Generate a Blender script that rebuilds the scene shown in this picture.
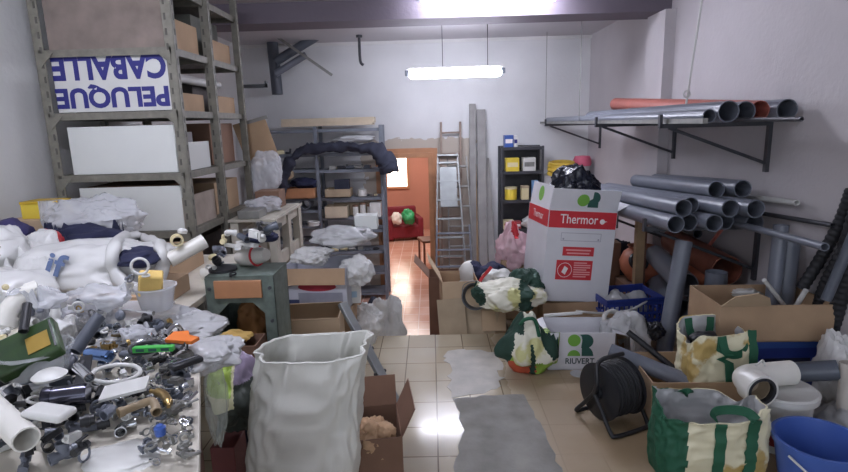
import bpy, bmesh, math, random
import numpy as np
from mathutils import Vector, Matrix, Euler, noise
for _o in list(bpy.data.objects): bpy.data.objects.remove(_o)
SC = bpy.context.scene
COL = SC.collection
# ---------------- camera, world, exposure ----------------
F_PX, VPX, VPY, ROLL, EYE = 550.0, 430.0, 124.0, math.radians(1.4), 1.6
_Y = Vector(((VPX-424)/F_PX, -(VPY-236)/F_PX, -1)).normalized()
_X = Vector((math.cos(ROLL), math.sin(ROLL), 0)); _X.z = -(_X.x*_Y.x+_X.y*_Y.y)/_Y.z; _X.normalize()
_Z = _X.cross(_Y)
CAM_ROT = Matrix((_X, _Y, _Z))            # rows: the world axes seen from the camera = camera-to-world
cd = bpy.data.cameras.new('camera'); cam = bpy.data.objects.new('camera', cd); COL.objects.link(cam)
cd.sensor_width = 36; cd.lens = F_PX/848*36; cd.clip_start = .02
cam.matrix_world = Matrix.Translation((0, 0, EYE)) @ CAM_ROT.to_4x4()
SC.camera = cam
w = bpy.data.worlds.new('world'); SC.world = w; w.use_nodes = True
w.node_tree.nodes['Background'].inputs[0].default_value = (.80, .86, 1, 1)
w.node_tree.nodes['Background'].inputs[1].default_value = 1.55    # added frontal fill, entering where the room is left open behind the camera
SC.view_settings.view_transform = 'Standard'; SC.view_settings.look = 'None'
SC.view_settings.gamma = 1; SC.view_settings.use_curve_mapping = False
SC.view_settings.exposure = 0.38
LAMP = 46.0
def at(px, py, X=None, Y=None, Z=None):
    """the point of the place seen at a pixel, given one of its world coordinates"""
    d = CAM_ROT @ Vector(((px-424)/F_PX, -(py-236)/F_PX, -1))
    t = Y/d.y if Y is not None else (X/d.x if X is not None else (Z-EYE)/d.z)
    return Vector((0, 0, EYE)) + d*t
# ---------------- mesh collector ----------------
def T(loc=(0,0,0), rot=(0,0,0), sc=(1,1,1)):
    return Matrix.LocRotScale(Vector(loc), Euler([math.radians(a) for a in rot]), Vector(sc))
def catmull(pts, k=6, closed=False):
    P = [Vector(p) for p in pts]; n = len(P)
    if n < 3: return P
    out = []
    for i in range(n if closed else n-1):
        g = lambda j: P[j % n] if closed else P[max(0, min(n-1, j))]
        a, b, c, d = g(i-1), g(i), g(i+1), g(i+2)
        for q in range(k):
            t = q/k
            out.append(.5*((2*b)+(c-a)*t+(2*a-5*b+4*c-d)*t*t+(3*b-a-3*c+d)*t**3))
    if not closed: out.append(P[-1])
    return out
class MB:
    def __init__(s): s.v=[]; s.f=[]; s.m=[]
    def add(s, vs, fs, m=0, t=None):
        o = len(s.v)
        s.v += [tuple(t @ Vector(v)) if t is not None else tuple(v) for v in vs]
        s.f += [tuple(i+o for i in f) for f in fs]
        s.m += [m]*len(fs) if isinstance(m, int) else list(m)
        return s
    def box(s, c, d, m=0, rot=None, t=None):
        x, y, z = d[0]/2, d[1]/2, d[2]/2
        vs = [Vector((a*x, b*y, e*z)) for e in (-1,1) for b in (-1,1) for a in (-1,1)]
        tt = T(c, rot or (0,0,0))
        if t is not None: tt = t @ tt
        return s.add(vs, [(0,2,3,1),(4,5,7,6),(0,1,5,4),(2,6,7,3),(0,4,6,2),(1,3,7,5)], m, tt)
    def loft(s, rings, m=0, cap=(True, True), close=True):
        n = len(rings[0]); vs = [p for r in rings for p in r]; fs = []
        for i in range(len(rings)-1):
            for j in range(n if close else n-1):
                k = (j+1) % n
                fs.append((i*n+j, i*n+k, (i+1)*n+k, (i+1)*n+j))
        if cap[0]: fs.append(tuple(range(n-1, -1, -1)))
        if cap[1]: fs.append(tuple((len(rings)-1)*n+j for j in range(n)))
        return s.add(vs, fs, m)
    def sweep(s, pts, r, n=8, m=0, closed=False, smooth=0, cap=True):
        P = catmull(pts, smooth, closed) if smooth else [Vector(p) for p in pts]
        N = len(P); rr = r if hasattr(r, '__len__') else [r]*N
        if len(rr) != N: rr = [rr[int(i*(len(rr)-1)/(N-1)+.5)] for i in range(N)]
        tang = []
        for i in range(N):
            a = P[(i-1) % N] if closed else P[max(0, i-1)]; b = P[(i+1) % N] if closed else P[min(N-1, i+1)]
            d = b-a; tang.append(d.normalized() if d.length > 1e-9 else Vector((0,0,1)))
        u = tang[0].orthogonal().normalized(); rings = []
        for i in range(N):
            u = u - tang[i]*u.dot(tang[i])
            u = u.normalized() if u.length > 1e-6 else tang[i].orthogonal().normalized()
            w_ = tang[i].cross(u)
            rings.append([P[i]+(u*math.cos(2*math.pi*j/n)+w_*math.sin(2*math.pi*j/n))*rr[i] for j in range(n)])
        if closed: rings.append(rings[0]); return s.loft(rings, m, (False, False))
        return s.loft(rings, m, (cap, cap))
    def cyl(s, p, q, r, r2=None, n=14, m=0, cap=True):
        return s.sweep([p, q], [r, r if r2 is None else r2], n, m, cap=cap)
    def pipe(s, p, q, r, t=.004, n=22, m=0, mi=None):
        p, q = Vector(p), Vector(q); d = (q-p).normalized(); u = d.orthogonal().normalized(); w_ = d.cross(u)
        R = lambda c, a: [c+(u*math.cos(2*math.pi*j/n)+w_*math.sin(2*math.pi*j/n))*a for j in range(n)]
        s.loft([R(p, r-t), R(p, r), R(q, r), R(q, r-t)], m, (False, False))
        return s.loft([R(q, r-t), R(p, r-t)], m if mi is None else mi, (False, False))
    def lathe(s, prof, n=24, m=0, t=None, cap=(False, False)):
        k = len(s.v)
        s.loft([[Vector((a*math.cos(2*math.pi*j/n), a*math.sin(2*math.pi*j/n), z)) for j in range(n)] for a, z in prof], m, cap)
        if t is not None:
            for i in range(k, len(s.v)): s.v[i] = tuple(t @ Vector(s.v[i]))
        return s
    def torus(s, c, R, r, n=24, k=8, m=0, t=None, sq=(1,1)):
        k0 = len(s.v)
        s.sweep([Vector((R*sq[0]*math.cos(2*math.pi*i/n), R*sq[1]*math.sin(2*math.pi*i/n), 0)) for i in range(n)], r, k, m, True)
        tt = T(c) @ t if t is not None else T(c)
        for i in range(k0, len(s.v)): s.v[i] = tuple(tt @ Vector(s.v[i]))
        return s
    def prism(s, poly, h, m=0, t=None):
        n = len(poly)
        vs = [(p[0], p[1], 0) for p in poly]+[(p[0], p[1], h) for p in poly]
        return s.add(vs, [tuple(range(n-1,-1,-1)), tuple(range(n, 2*n))]+[(i, (i+1)%n, n+(i+1)%n, n+i) for i in range(n)], m, t)
    def mesh(s, name, mats, sharp=38, smooth=True):
        me = bpy.data.meshes.new(name); me.from_pydata(s.v, [], s.f)
        for x in (mats if isinstance(mats, (list, tuple)) else [mats]): me.materials.append(x)
        me.polygons.foreach_set('material_index', s.m)
        me.polygons.foreach_set('use_smooth', [smooth]*len(s.f))
        bm = bmesh.new(); bm.from_mesh(me); bmesh.ops.recalc_face_normals(bm, faces=bm.faces); bm.to_mesh(me); bm.free()
        if smooth: me.set_sharp_from_angle(angle=math.radians(sharp))
        me.update(); return me
    def build(s, name, mats, parent=None, loc=(0,0,0), rot=(0,0,0), bev=0, sharp=38, sub=0):
        o = bpy.data.objects.new(name, s.mesh(name, mats, sharp)); COL.objects.link(o)
        o.location = loc; o.rotation_euler = [math.radians(a) for a in rot]
        if parent is not None: o.parent = parent
        if bev:
            b = o.modifiers.new('bevel', 'BEVEL'); b.width = bev; b.segments = 2; b.limit_method = 'ANGLE'
        if sub:
            b = o.modifiers.new('sub', 'SUBSURF'); b.levels = b.render_levels = sub
        return o
def tag(o, label, cat, group=None):
    o['label'] = label; o['category'] = cat
    if group: o['group'] = group
    return o
def thing(name, label, cat, loc=(0,0,0), rot=(0,0,0), group=None):
    o = bpy.data.objects.new(name, None); COL.objects.link(o); o.empty_display_size = .1
    o.location = loc; o.rotation_euler = [math.radians(a) for a in rot] if hasattr(rot, '__len__') else (0,0,math.radians(rot))
    return tag(o, label, cat, group)
def struct(o, parent=None): o['kind'] = 'structure'; return o
def kids(o): return [c for c in bpy.data.objects if c.parent == o]
def dup(o, label=None, loc=None, rot=None, group=None, ks=None):
    r = o.copy(); COL.objects.link(r)
    for ch in (kids(o) if ks is None else ks):
        c = ch.copy(); COL.objects.link(c); c.parent = r
    if label: r['label'] = label
    if group: r['group'] = group
    if loc is not None: r.location = loc
    if rot is not None: r.rotation_euler = [math.radians(a) for a in rot]
    return r
# ---------------- height field: where the next thing comes to rest ----------------
HX0, HY0, HC, HN, HM = -2.75, .4, .0125, 412, 410
HF = np.zeros((HN, HM))
def hf_box(x0, x1, y0, y1, z):
    a, b = int((x0-HX0)/HC), int((x1-HX0)/HC); c, d = int((y0-HY0)/HC), int((y1-HY0)/HC)
    HF[max(0,a):b, max(0,c):d] = z
_cache = {}
def samples(me):
    if me.name in _cache: return _cache[me.name]
    v = np.empty(len(me.vertices)*3, np.float32); me.vertices.foreach_get('co', v); v = v.reshape(-1, 3).astype(float)
    me.calc_loop_triangles(); t = np.empty(len(me.loop_triangles)*3, np.int32); me.loop_triangles.foreach_get('vertices', t); t = t.reshape(-1, 3)
    out = [v]
    if len(t):
        A, B, C = v[t[:,0]], v[t[:,1]], v[t[:,2]]
        L = np.maximum(np.maximum(np.linalg.norm(A-B,axis=1), np.linalg.norm(B-C,axis=1)), np.linalg.norm(C-A,axis=1))
        k = np.clip(np.ceil(L/.01), 1, 80).astype(int)
        for q in np.unique(k):
            if q == 1: continue
            s = k == q
            for i in range(q+1):
                for j in range(q+1-i):
                    a, b = i/q, j/q
                    out.append(A[s]*a+B[s]*b+C[s]*(1-a-b))
    r = np.concatenate(out); _cache[me.name] = r; return r
def basis(o):
    m = Matrix.LocRotScale(o.location, o.rotation_euler, o.scale)
    return basis(o.parent) @ m if o.parent else m
def tree_pts(o, ks=None):
    out = []
    for c in [o]+[g for k in (kids(o) if ks is None else ks) for g in [k]+(kids(k) if ks is None else [])]:
        if c.type == 'MESH':
            m = np.array(basis(c)); p = samples(c.data); out.append(p @ m[:3,:3].T + m[:3,3])
    return np.concatenate(out)
def cells(p):
    i = ((p[:,0]-HX0)/HC).astype(int); j = ((p[:,1]-HY0)/HC).astype(int)
    ok = (i >= 0) & (j >= 0) & (i < HN) & (j < HM); return i, j, ok
def mark(o, ks=None):
    p = tree_pts(o, ks); i, j, ok = cells(p); np.maximum.at(HF, (i[ok], j[ok]), p[ok,2]); return o
def drop(o, sink=0.0, keep=True, ks=None, q=.985, top=None):
    p = tree_pts(o, ks); i, j, ok = cells(p)
    if not ok.any(): return o
    key = i[ok]*HM+j[ok]; od = np.lexsort((p[ok,2], key)); ks_, first = np.unique(key[od], return_index=True)
    gap_ = HF[i[ok], j[ok]][od][first]-p[ok,2][od][first]
    dz = float(np.quantile(gap_, q))-sink+.0015
    if top is not None and p[:,2].max()+dz > top: return None
    o.location.z += dz
    if keep:
        p[:,2] += dz; np.maximum.at(HF, (i[ok], j[ok]), p[ok,2])
    return o
def hz(x, y):
    return float(HF[min(HN-1,max(0,int((x-HX0)/HC))), min(HM-1,max(0,int((y-HY0)/HC)))])
def hit(px, py, y1=5.2, H=None):
    """where the view through a pixel first meets the heap"""
    a = Vector((0, 0, EYE)); d = at(px, py, Y=1)-a; y = .75
    while y < y1:
        p = a+d*y
        if p.z <= (hz(p.x, p.y) if H is None else float(H[min(HN-1,max(0,int((p.x-HX0)/HC))), min(HM-1,max(0,int((p.y-HY0)/HC)))])): break
        y += .006
    return p
# ---------------- materials ----------------
def lin(c): return tuple(((x/255)/12.92 if x/255 <= .04045 else ((x/255+.055)/1.055)**2.4) for x in c)
MATS = {}
def mat(name, col, rough=.6, metal=0, var=.18, scale=9, bump=0, bscale=60, clear=0, emit=0, spec=.5, col2=None, thr=None, trans=0):
    if name in MATS: return MATS[name]
    m = bpy.data.materials.new(name); m.use_nodes = True; nt = m.node_tree; N = nt.nodes; L = nt.links
    b = N['Principled BSDF']; c = (*lin(col), 1)
    b.inputs['Roughness'].default_value = rough; b.inputs['Metallic'].default_value = metal
    b.inputs['Specular IOR Level'].default_value = spec
    tc = N.new('ShaderNodeTexCoord')
    if var or col2:
        n = N.new('ShaderNodeTexNoise'); n.inputs['Scale'].default_value = scale; n.inputs['Detail'].default_value = 5
        L.new(tc.outputs['Object'], n.inputs['Vector'])
        r = N.new('ShaderNodeValToRGB'); L.new(n.outputs['Fac'], r.inputs['Fac'])
        e = r.color_ramp.elements
        e[0].position, e[1].position = (.3, .7) if thr is None else (thr-.02, thr+.02)
        c1 = c if col2 else tuple(x*(1-var) for x in c[:3])+(1,)
        c2 = (*lin(col2), 1) if col2 else tuple(min(1, x*(1+var*.5)) for x in c[:3])+(1,)
        e[0].color, e[1].color = c1, c2
        L.new(r.outputs['Color'], b.inputs['Base Color'])
    else: b.inputs['Base Color'].default_value = c
    if bump:
        n2 = N.new('ShaderNodeTexNoise'); n2.inputs['Scale'].default_value = bscale; n2.inputs['Detail'].default_value = 4
        L.new(tc.outputs['Object'], n2.inputs['Vector'])
        bp = N.new('ShaderNodeBump'); bp.inputs['Strength'].default_value = bump; bp.inputs['Distance'].default_value = .01
        L.new(n2.outputs['Fac'], bp.inputs['Height']); L.new(bp.outputs['Normal'], b.inputs['Normal'])
    if emit:
        b.inputs['Emission Color'].default_value = c; b.inputs['Emission Strength'].default_value = emit
    if clear or trans:
        out = N['Material Output']; mx = N.new('ShaderNodeMixShader'); mx.inputs[0].default_value = clear or trans
        tr = N.new('ShaderNodeBsdfTransparent' if clear else 'ShaderNodeBsdfTranslucent')
        if trans: tr.inputs[0].default_value = c
        L.new(b.outputs[0], mx.inputs[1]); L.new(tr.outputs[0], mx.inputs[2]); L.new(mx.outputs[0], out.inputs['Surface'])
    MATS[name] = m; return m
def nodes(name):
    m = bpy.data.materials.new(name); m.use_nodes = True
    return m, m.node_tree.nodes, m.node_tree.links, m.node_tree.nodes['Principled BSDF']
card = mat('cardboard', (176,148,118), .85, var=.12, scale=5, bump=.05)
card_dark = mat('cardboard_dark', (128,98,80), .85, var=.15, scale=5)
card_light = mat('cardboard_light', (192,168,138), .85, var=.1, scale=5)
kraft = mat('kraft_paper', (178,160,134), .8, var=.15, scale=7)
white_board = mat('white_melamine', (214,216,212), .45, var=.04, scale=3)
white_pl = mat('white_plastic', (212,212,208), .35, var=.05)
pvc_white = mat('white_pvc', (224,222,214), .3, var=.03)
cream_pl = mat('cream_plastic', (218,206,164), .4, var=.06)
grey_pvc = mat('grey_pvc', (112,117,128), .32, var=.1, scale=4)
grey_pvc_dark = mat('dark_grey_pvc', (84,90,100), .38, var=.12, scale=4)
red_pvc = mat('red_pvc', (178,104,92), .45, var=.12)
orange_pvc = mat('orange_pvc', (190,116,88), .5, var=.12)
steel = mat('galvanised_steel', (142,142,138), .45, metal=.5, var=.18, scale=14)
chrome = mat('chrome', (205,208,212), .16, metal=1, var=.08)
brass = mat('brass', (178,150,98), .3, metal=.9, var=.2)
rack_metal = mat('rack_grey_paint', (120,117,106), .55, var=.25, scale=20)
shelf_metal = mat('shelving_grey_paint', (118,124,134), .5, var=.15, scale=12)
dark_metal = mat('dark_metal', (74,75,80), .5, metal=.3, var=.2)
black = mat('black_plastic', (34,35,39), .42, var=.2)
black_rub = mat('black_rubber', (40,41,45), .6, var=.2)
dark_cloth = mat('dark_cloth', (52,55,70), .9, var=.25, bump=.2)
navy = mat('navy_cloth', (36,40,68), .9, var=.25, bump=.2)
bag_white = mat('white_bag_film', (232,232,230), .26, var=.03, scale=4, trans=.25)
bag_grey = mat('grey_bag_film', (208,209,210), .24, var=.05, scale=4, trans=.25)
bag_clear = mat('clear_bag_film', (226,228,232), .14, var=.04, clear=.5)
film_thin = mat('thin_clear_film', (214,224,218), .12, var=.05, clear=.7)
tub_clear = mat('clear_tub_plastic', (196,200,202), .2, var=.05, clear=.6)
bag_black = mat('black_bag_film', (28,31,44), .22, var=.2)
sack_mat = mat('woven_sack', (228,228,220), .45, var=.05, scale=5, bump=.06, bscale=220, trans=.12)
green_strap = mat('green_webbing', (34,92,66), .7, var=.15)
dark_green = mat('dark_green', (40,70,58), .7, var=.2)
wood = mat('pine_wood', (176,146,112), .6, var=.2, scale=6)
wood_orange = mat('orange_wood', (184,132,94), .45, var=.2, scale=5)
wood_pale = mat('pale_wood', (206,192,168), .6, var=.12)
wood_white = mat('whitewashed_wood', (186,180,166), .7, var=.18, scale=10)
grey_wood = mat('weathered_plank', (150,148,146), .8, var=.22, scale=6)
brown_wood = mat('brown_wood', (104,70,54), .6, var=.2, scale=6)
hammer_green = mat('green_grey_paint', (104,116,108), .5, var=.3, scale=26)
red = mat('red', (188,40,48), .5, var=.12)
red_print = mat('red_print', (204,48,58), .5, var=.05)
green_lt = mat('leaf_green_print', (120,178,74), .5, var=.05)
green_dk = mat('pine_green_print', (48,92,84), .5, var=.05)
dark_print = mat('dark_print', (40,62,66), .5, var=.05)
white_print = mat('white_print', (238,232,230), .5, var=.02)
pink_print = mat('pale_pink_print', (232,160,160), .5, var=.03)
blue_print = mat('blue_print', (44,44,120), .5, var=.08)
blue = mat('blue_plastic', (58,92,168), .35, var=.08)
blue_dk = mat('deep_blue_plastic', (44,62,140), .4, var=.1)
yellow = mat('yellow', (222,196,66), .5, var=.1)
orange = mat('orange', (236,128,56), .45, var=.08)
green = mat('bright_green', (72,186,80), .35, var=.08)
pink = mat('pink', (206,96,122), .5, var=.12)
print_yg = mat('leaf_print', (228,226,208), .5, scale=4, col2=(206,204,144), thr=.56)
print_bag = mat('food_print', (220,214,182), .5, scale=5, col2=(186,160,98), thr=.55)
rng = random.Random(7)
# ---------------- structure ----------------
XL, XR, YB, ZC, ZR = -2.62, 2.25, 8.0, 2.74, -.8
def plaster(name, base, patch=None):
    m, N, L, b = nodes(name); b.inputs['Roughness'].default_value = .75
    g = N.new('ShaderNodeNewGeometry'); n = N.new('ShaderNodeTexNoise'); n.inputs['Scale'].default_value = 1.4; n.inputs['Detail'].default_value = 6
    L.new(g.outputs['Position'], n.inputs['Vector'])
    r = N.new('ShaderNodeValToRGB'); L.new(n.outputs['Fac'], r.inputs['Fac'])
    c = lin(base); r.color_ramp.elements[0].position = .3; r.color_ramp.elements[1].position = .7
    r.color_ramp.elements[0].color = (*[x*.88 for x in c], 1); r.color_ramp.elements[1].color = (*c, 1)
    last = r.outputs['Color']
    if patch:   # bare render showing where the old paint has come off
        x0, x1, z1, pc = patch
        sx = N.new('ShaderNodeSeparateXYZ'); L.new(g.outputs['Position'], sx.inputs[0])
        n3 = N.new('ShaderNodeTexNoise'); n3.inputs['Scale'].default_value = 5; n3.inputs['Detail'].default_value = 5; L.new(g.outputs['Position'], n3.inputs['Vector'])
        def op(o, a, c_):
            k = N.new('ShaderNodeMath'); k.operation = o
            for q, v in enumerate((a, c_)):
                if isinstance(v, (int, float)): k.inputs[q].default_value = v
                else: L.new(v, k.inputs[q])
            return k.outputs[0]
        wob = op('MULTIPLY', op('SUBTRACT', n3.outputs['Fac'], .5), .35)
        xx = op('ADD', sx.outputs['X'], wob); zz = op('ADD', sx.outputs['Z'], wob)
        msk = op('MULTIPLY', op('MULTIPLY', op('GREATER_THAN', xx, x0), op('LESS_THAN', xx, x1)), op('LESS_THAN', zz, z1))
        mx = N.new('ShaderNodeMix'); mx.data_type = 'RGBA'; L.new(msk, mx.inputs[0]); L.new(last, mx.inputs[6]); mx.inputs[7].default_value = (*lin(pc), 1)
        last = mx.outputs[2]
    L.new(last, b.inputs['Base Color'])
    n2 = N.new('ShaderNodeTexNoise'); n2.inputs['Scale'].default_value = 30; L.new(g.outputs['Position'], n2.inputs['Vector'])
    bp = N.new('ShaderNodeBump'); bp.inputs['Strength'].default_value = .12; bp.inputs['Distance'].default_value = .02
    L.new(n2.outputs['Fac'], bp.inputs['Height']); L.new(bp.outputs['Normal'], b.inputs['Normal'])
    return m
def tiles(name, c1, c2, grout, tw, th, rough, dust=None, mortar=.004):
    m, N, L, b = nodes(name); g = N.new('ShaderNodeNewGeometry')
    br = N.new('ShaderNodeTexBrick'); br.offset = 0; br.squash = 1
    L.new(g.outputs['Position'], br.inputs['Vector'])
    br.inputs['Scale'].default_value = 1; br.inputs['Mortar Size'].default_value = mortar; br.inputs['Mortar Smooth'].default_value = .2
    br.inputs['Brick Width'].default_value = tw; br.inputs['Row Height'].default_value = th; br.inputs['Bias'].default_value = 0
    br.inputs['Color1'].default_value = (*lin(c1), 1); br.inputs['Color2'].default_value = (*lin(c2), 1); br.inputs['Mortar'].default_value = (*lin(grout), 1)
    n = N.new('ShaderNodeTexNoise'); n.inputs['Scale'].default_value = 2.2; n.inputs['Detail'].default_value = 7; L.new(g.outputs['Position'], n.inputs['Vector'])
    mx = N.new('ShaderNodeMix'); mx.data_type = 'RGBA'; mx.blend_type = 'MIX'
    r = N.new('ShaderNodeValToRGB'); r.color_ramp.elements[0].position = .42; r.color_ramp.elements[1].position = .72; L.new(n.outputs['Fac'], r.inputs['Fac'])
    fac = r.outputs['Color']
    if dust:    # dusty walked-on side of the floor
        sx = N.new('ShaderNodeSeparateXYZ'); L.new(g.outputs['Position'], sx.inputs[0])
        a = N.new('ShaderNodeMapRange'); a.inputs[1].default_value = dust[0]; a.inputs[2].default_value = dust[1]; L.new(sx.outputs['X'], a.inputs[0])
        k = N.new('ShaderNodeMath'); k.operation = 'MULTIPLY_ADD'; k.use_clamp = True; L.new(a.outputs[0], k.inputs[0]); k.inputs[1].default_value = .85
        k2 = N.new('ShaderNodeMath'); k2.operation = 'MULTIPLY'; L.new(fac, k2.inputs[0]); k2.inputs[1].default_value = .35
        L.new(k2.outputs[0], k.inputs[2]); fac = k.outputs[0]; dcol = dust[2]
    else:
        k = N.new('ShaderNodeMath'); k.operation = 'MULTIPLY'; L.new(fac, k.inputs[0]); k.inputs[1].default_value = .3; fac = k.outputs[0]; dcol = grout
    L.new(fac, mx.inputs[0]); L.new(br.outputs['Color'], mx.inputs[6]); mx.inputs[7].default_value = (*lin(dcol), 1)
    L.new(mx.outputs[2], b.inputs['Base Color'])
    rr = N.new('ShaderNodeMapRange'); rr.inputs[3].default_value = rough; rr.inputs[4].default_value = min(.75, rough+.4); L.new(fac, rr.inputs[0]); L.new(rr.outputs[0], b.inputs['Roughness'])
    bp = N.new('ShaderNodeBump'); bp.inputs['Strength'].default_value = .25; bp.inputs['Distance'].default_value = .003; bp.invert = True
    L.new(br.outputs['Fac'], bp.inputs['Height']); L.new(bp.outputs['Normal'], b.inputs['Normal'])
    return m
tile_front = tiles('beige_floor_tile', (188,178,156), (178,166,142), (116,104,88), .2, .27, .12, dust=(.35, .62, (150,130,102)))
tile_back = tiles('red_floor_tile', (204,156,136), (194,144,122), (224,200,188), .2, .27, .16, mortar=.006)
pl_white = plaster('white_plaster', (228,228,226))
pl_back = plaster('back_wall_plaster', (224,225,226), patch=(-.98, .62, 1.4, (186,176,164)))
pl_right = plaster('right_wall_plaster', (200,195,197))
ceil_m = plaster('ceiling_paint', (190,188,192))
beam_m = plaster('beam_paint', (108,100,110))
warm_wall = plaster('terracotta_wall', (196,140,120))
def S(mb, name, m, bev=0): return struct(mb.build(name, m, bev=bev))
# upper floor, cut round the stair well, and the lower floor that runs on into the next room
poly = [(XL,-2.5),(XR,-2.5),(XR,5.2),(.58,5.2),(.58,4.02),(-.78,4.02),(-.78,5.2),(XL,5.2)]
S(MB().prism(poly, .12, t=T((0,0,-.12))), 'floor', tile_front)
S(MB().box(((XL+XR)/2, 9.1, ZR-.05), (XR-XL+2.6, 8.0, .1)), 'floor_lower', tile_back)
st = MB()
st.box((-.1, 4.5, -.62), (1.34, .95, .44)); st.box((-.1, 5.12, -.7), (1.34, .3, .2))
S(st, 'stair_landing', tile_back)
ris = MB()
ris.box((-.1, 4.04, -.45), (1.36, .02, .64)); ris.box((.59, 4.6, -.45), (.02, 1.18, .64)); ris.box((-.79, 4.6, -.45), (.02, 1.18, .64))
ris.box(((XL-.78)/2, 5.2, -.45), (XL*-1-.78, .02, .64)); ris.box(((XR+.58)/2, 5.2, -.45), (XR-.58, .02, .64))
S(ris, 'trim_riser', pl_white)
S(MB().box((XL-.06, 2.8, .95), (.12, 10.6, 3.6)), 'wall_left', pl_white)
S(MB().box((XR+.06, 2.8, .95), (.12, 10.6, 3.6)), 'wall_right', pl_right)
DX0, DX1, DZ = -.735, .03, 1.2
bw = MB()
bw.box(((XL+DX0)/2-.03, YB+.07, .97), (DX0-XL+.06, .14, 3.54)); bw.box(((DX1+XR)/2+.03, YB+.07, .97), (XR-DX1+.06, .14, 3.54))
bw.box(((DX0+DX1)/2, YB+.07, (DZ+ZC)/2), (DX1-DX0, .14, ZC-DZ))
S(bw, 'wall_back', pl_back)
S(MB().box(((XL+XR)/2, 2.8, ZC+.06), (XR-XL+.24, 10.6, .12)), 'ceiling', ceil_m)
S(MB().box(((XL+XR)/2, 5.6, (2.56+ZC)/2), (XR-XL, .4, ZC-2.56)), 'ceiling_beam', beam_m)
S(MB().box((XR-.05, 5.5, (2.56)/2), (.1, .42, 2.56)), 'pilaster', pl_right)
# low ceiling ledge along the back wall
S(MB().box(((XL+XR)/2, YB-.02, 2.72), (XR-XL, .04, .04)), 'trim_ceiling', pl_white)
# door opening to the next room
dr = MB()
for x in (DX0+.035, DX1-.035): dr.box((x, YB+.05, (DZ+ZR)/2), (.07, .24, DZ-ZR))
dr.box(((DX0+DX1)/2, YB+.05, DZ-.035), (DX1-DX0-.14, .24, .07))
S(dr, 'door_frame', wood_orange, .004)
tr = MB()
for x, w_ in ((DX0-.03, .07), (DX1+.03, .07)): tr.box((x, YB-.012, (DZ+ZR)/2+.03), (w_, .022, DZ-ZR+.06))
tr.box(((DX0+DX1)/2, YB-.012, DZ+.03), (DX1-DX0+.0, .022, .07))
S(tr, 'trim_door', wood_orange, .004)
# the next room
RB = 12.6
S(MB().box((-.3, RB+.05, .5), (4.4, .1, 2.7)), 'wall_far_room_back', warm_wall)
S(MB().box((-1.9, 10.4, .5), (.1, 4.5, 2.7)), 'wall_far_room_left', warm_wall)
S(MB().box((1.3, 10.4, .5), (.1, 4.5, 2.7)), 'wall_far_room_right', warm_wall)
S(MB().box((-.3, 10.4, 1.85), (4.4, 4.6, .1)), 'ceiling_far_room', ceil_m)
glow = mat('bright_window_pane', (255,240,226), emit=5, var=0)
wx = MB().box((-.78, RB-.02, .65), (.44, .05, .86)); wn = struct(wx.build('window_1', glow))
wf = MB()
for dx in (-.25, .25): wf.box((-.78+dx, RB-.03, .65), (.05, .08, .96))
for dz in (-.46, .46): wf.box((-.78, RB-.03, .65+dz), (.45, .08, .05))
struct(wf.build('window_frame', wood_orange, wn))
ld = bpy.data.lights.new('far_room_light', 'POINT'); ld.energy = 85; ld.color = (1,.94,.88); ld.shadow_soft_size = .25
lo = bpy.data.objects.new('far_room_light', ld); COL.objects.link(lo); lo.location = (-.4, 10.3, 1.5)
# cement patch where the tiles are gone
cem = mat('bare_cement', (146,144,138), .9, var=.28, scale=6, bump=.3, bscale=50)
glue = mat('worn_tile_bed', (176,172,162), .5, var=.2, scale=9, bump=.1)
def patch(pts, name, m, z, h, seed, jag=.012):
    r = random.Random(seed); out = []
    for i, p in enumerate(pts):
        a, b = at(*p, Z=0), at(*pts[(i+1) % len(pts)], Z=0)
        n = max(1, int((b-a).length/.05))
        for k in range(n):
            q = a.lerp(b, k/n); out.append((q.x+r.uniform(-jag, jag), q.y+r.uniform(-jag, jag)))
    return S(MB().prism(out, h, t=T((0,0,z))), name, m)
patch([(454,399),(484,396),(523,394),(530,407),(545,434),(563,476),(590,540),(470,540),(455,476),(458,446),(463,430),(458,412)], 'floor_patch_cement', cem, .0, .003, 3)
patch([(447,352),(470,350),(498,352),(502,372),(500,391),(470,393),(455,396),(449,380)], 'floor_patch_worn', glue, .0, .002, 5, .03)
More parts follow.
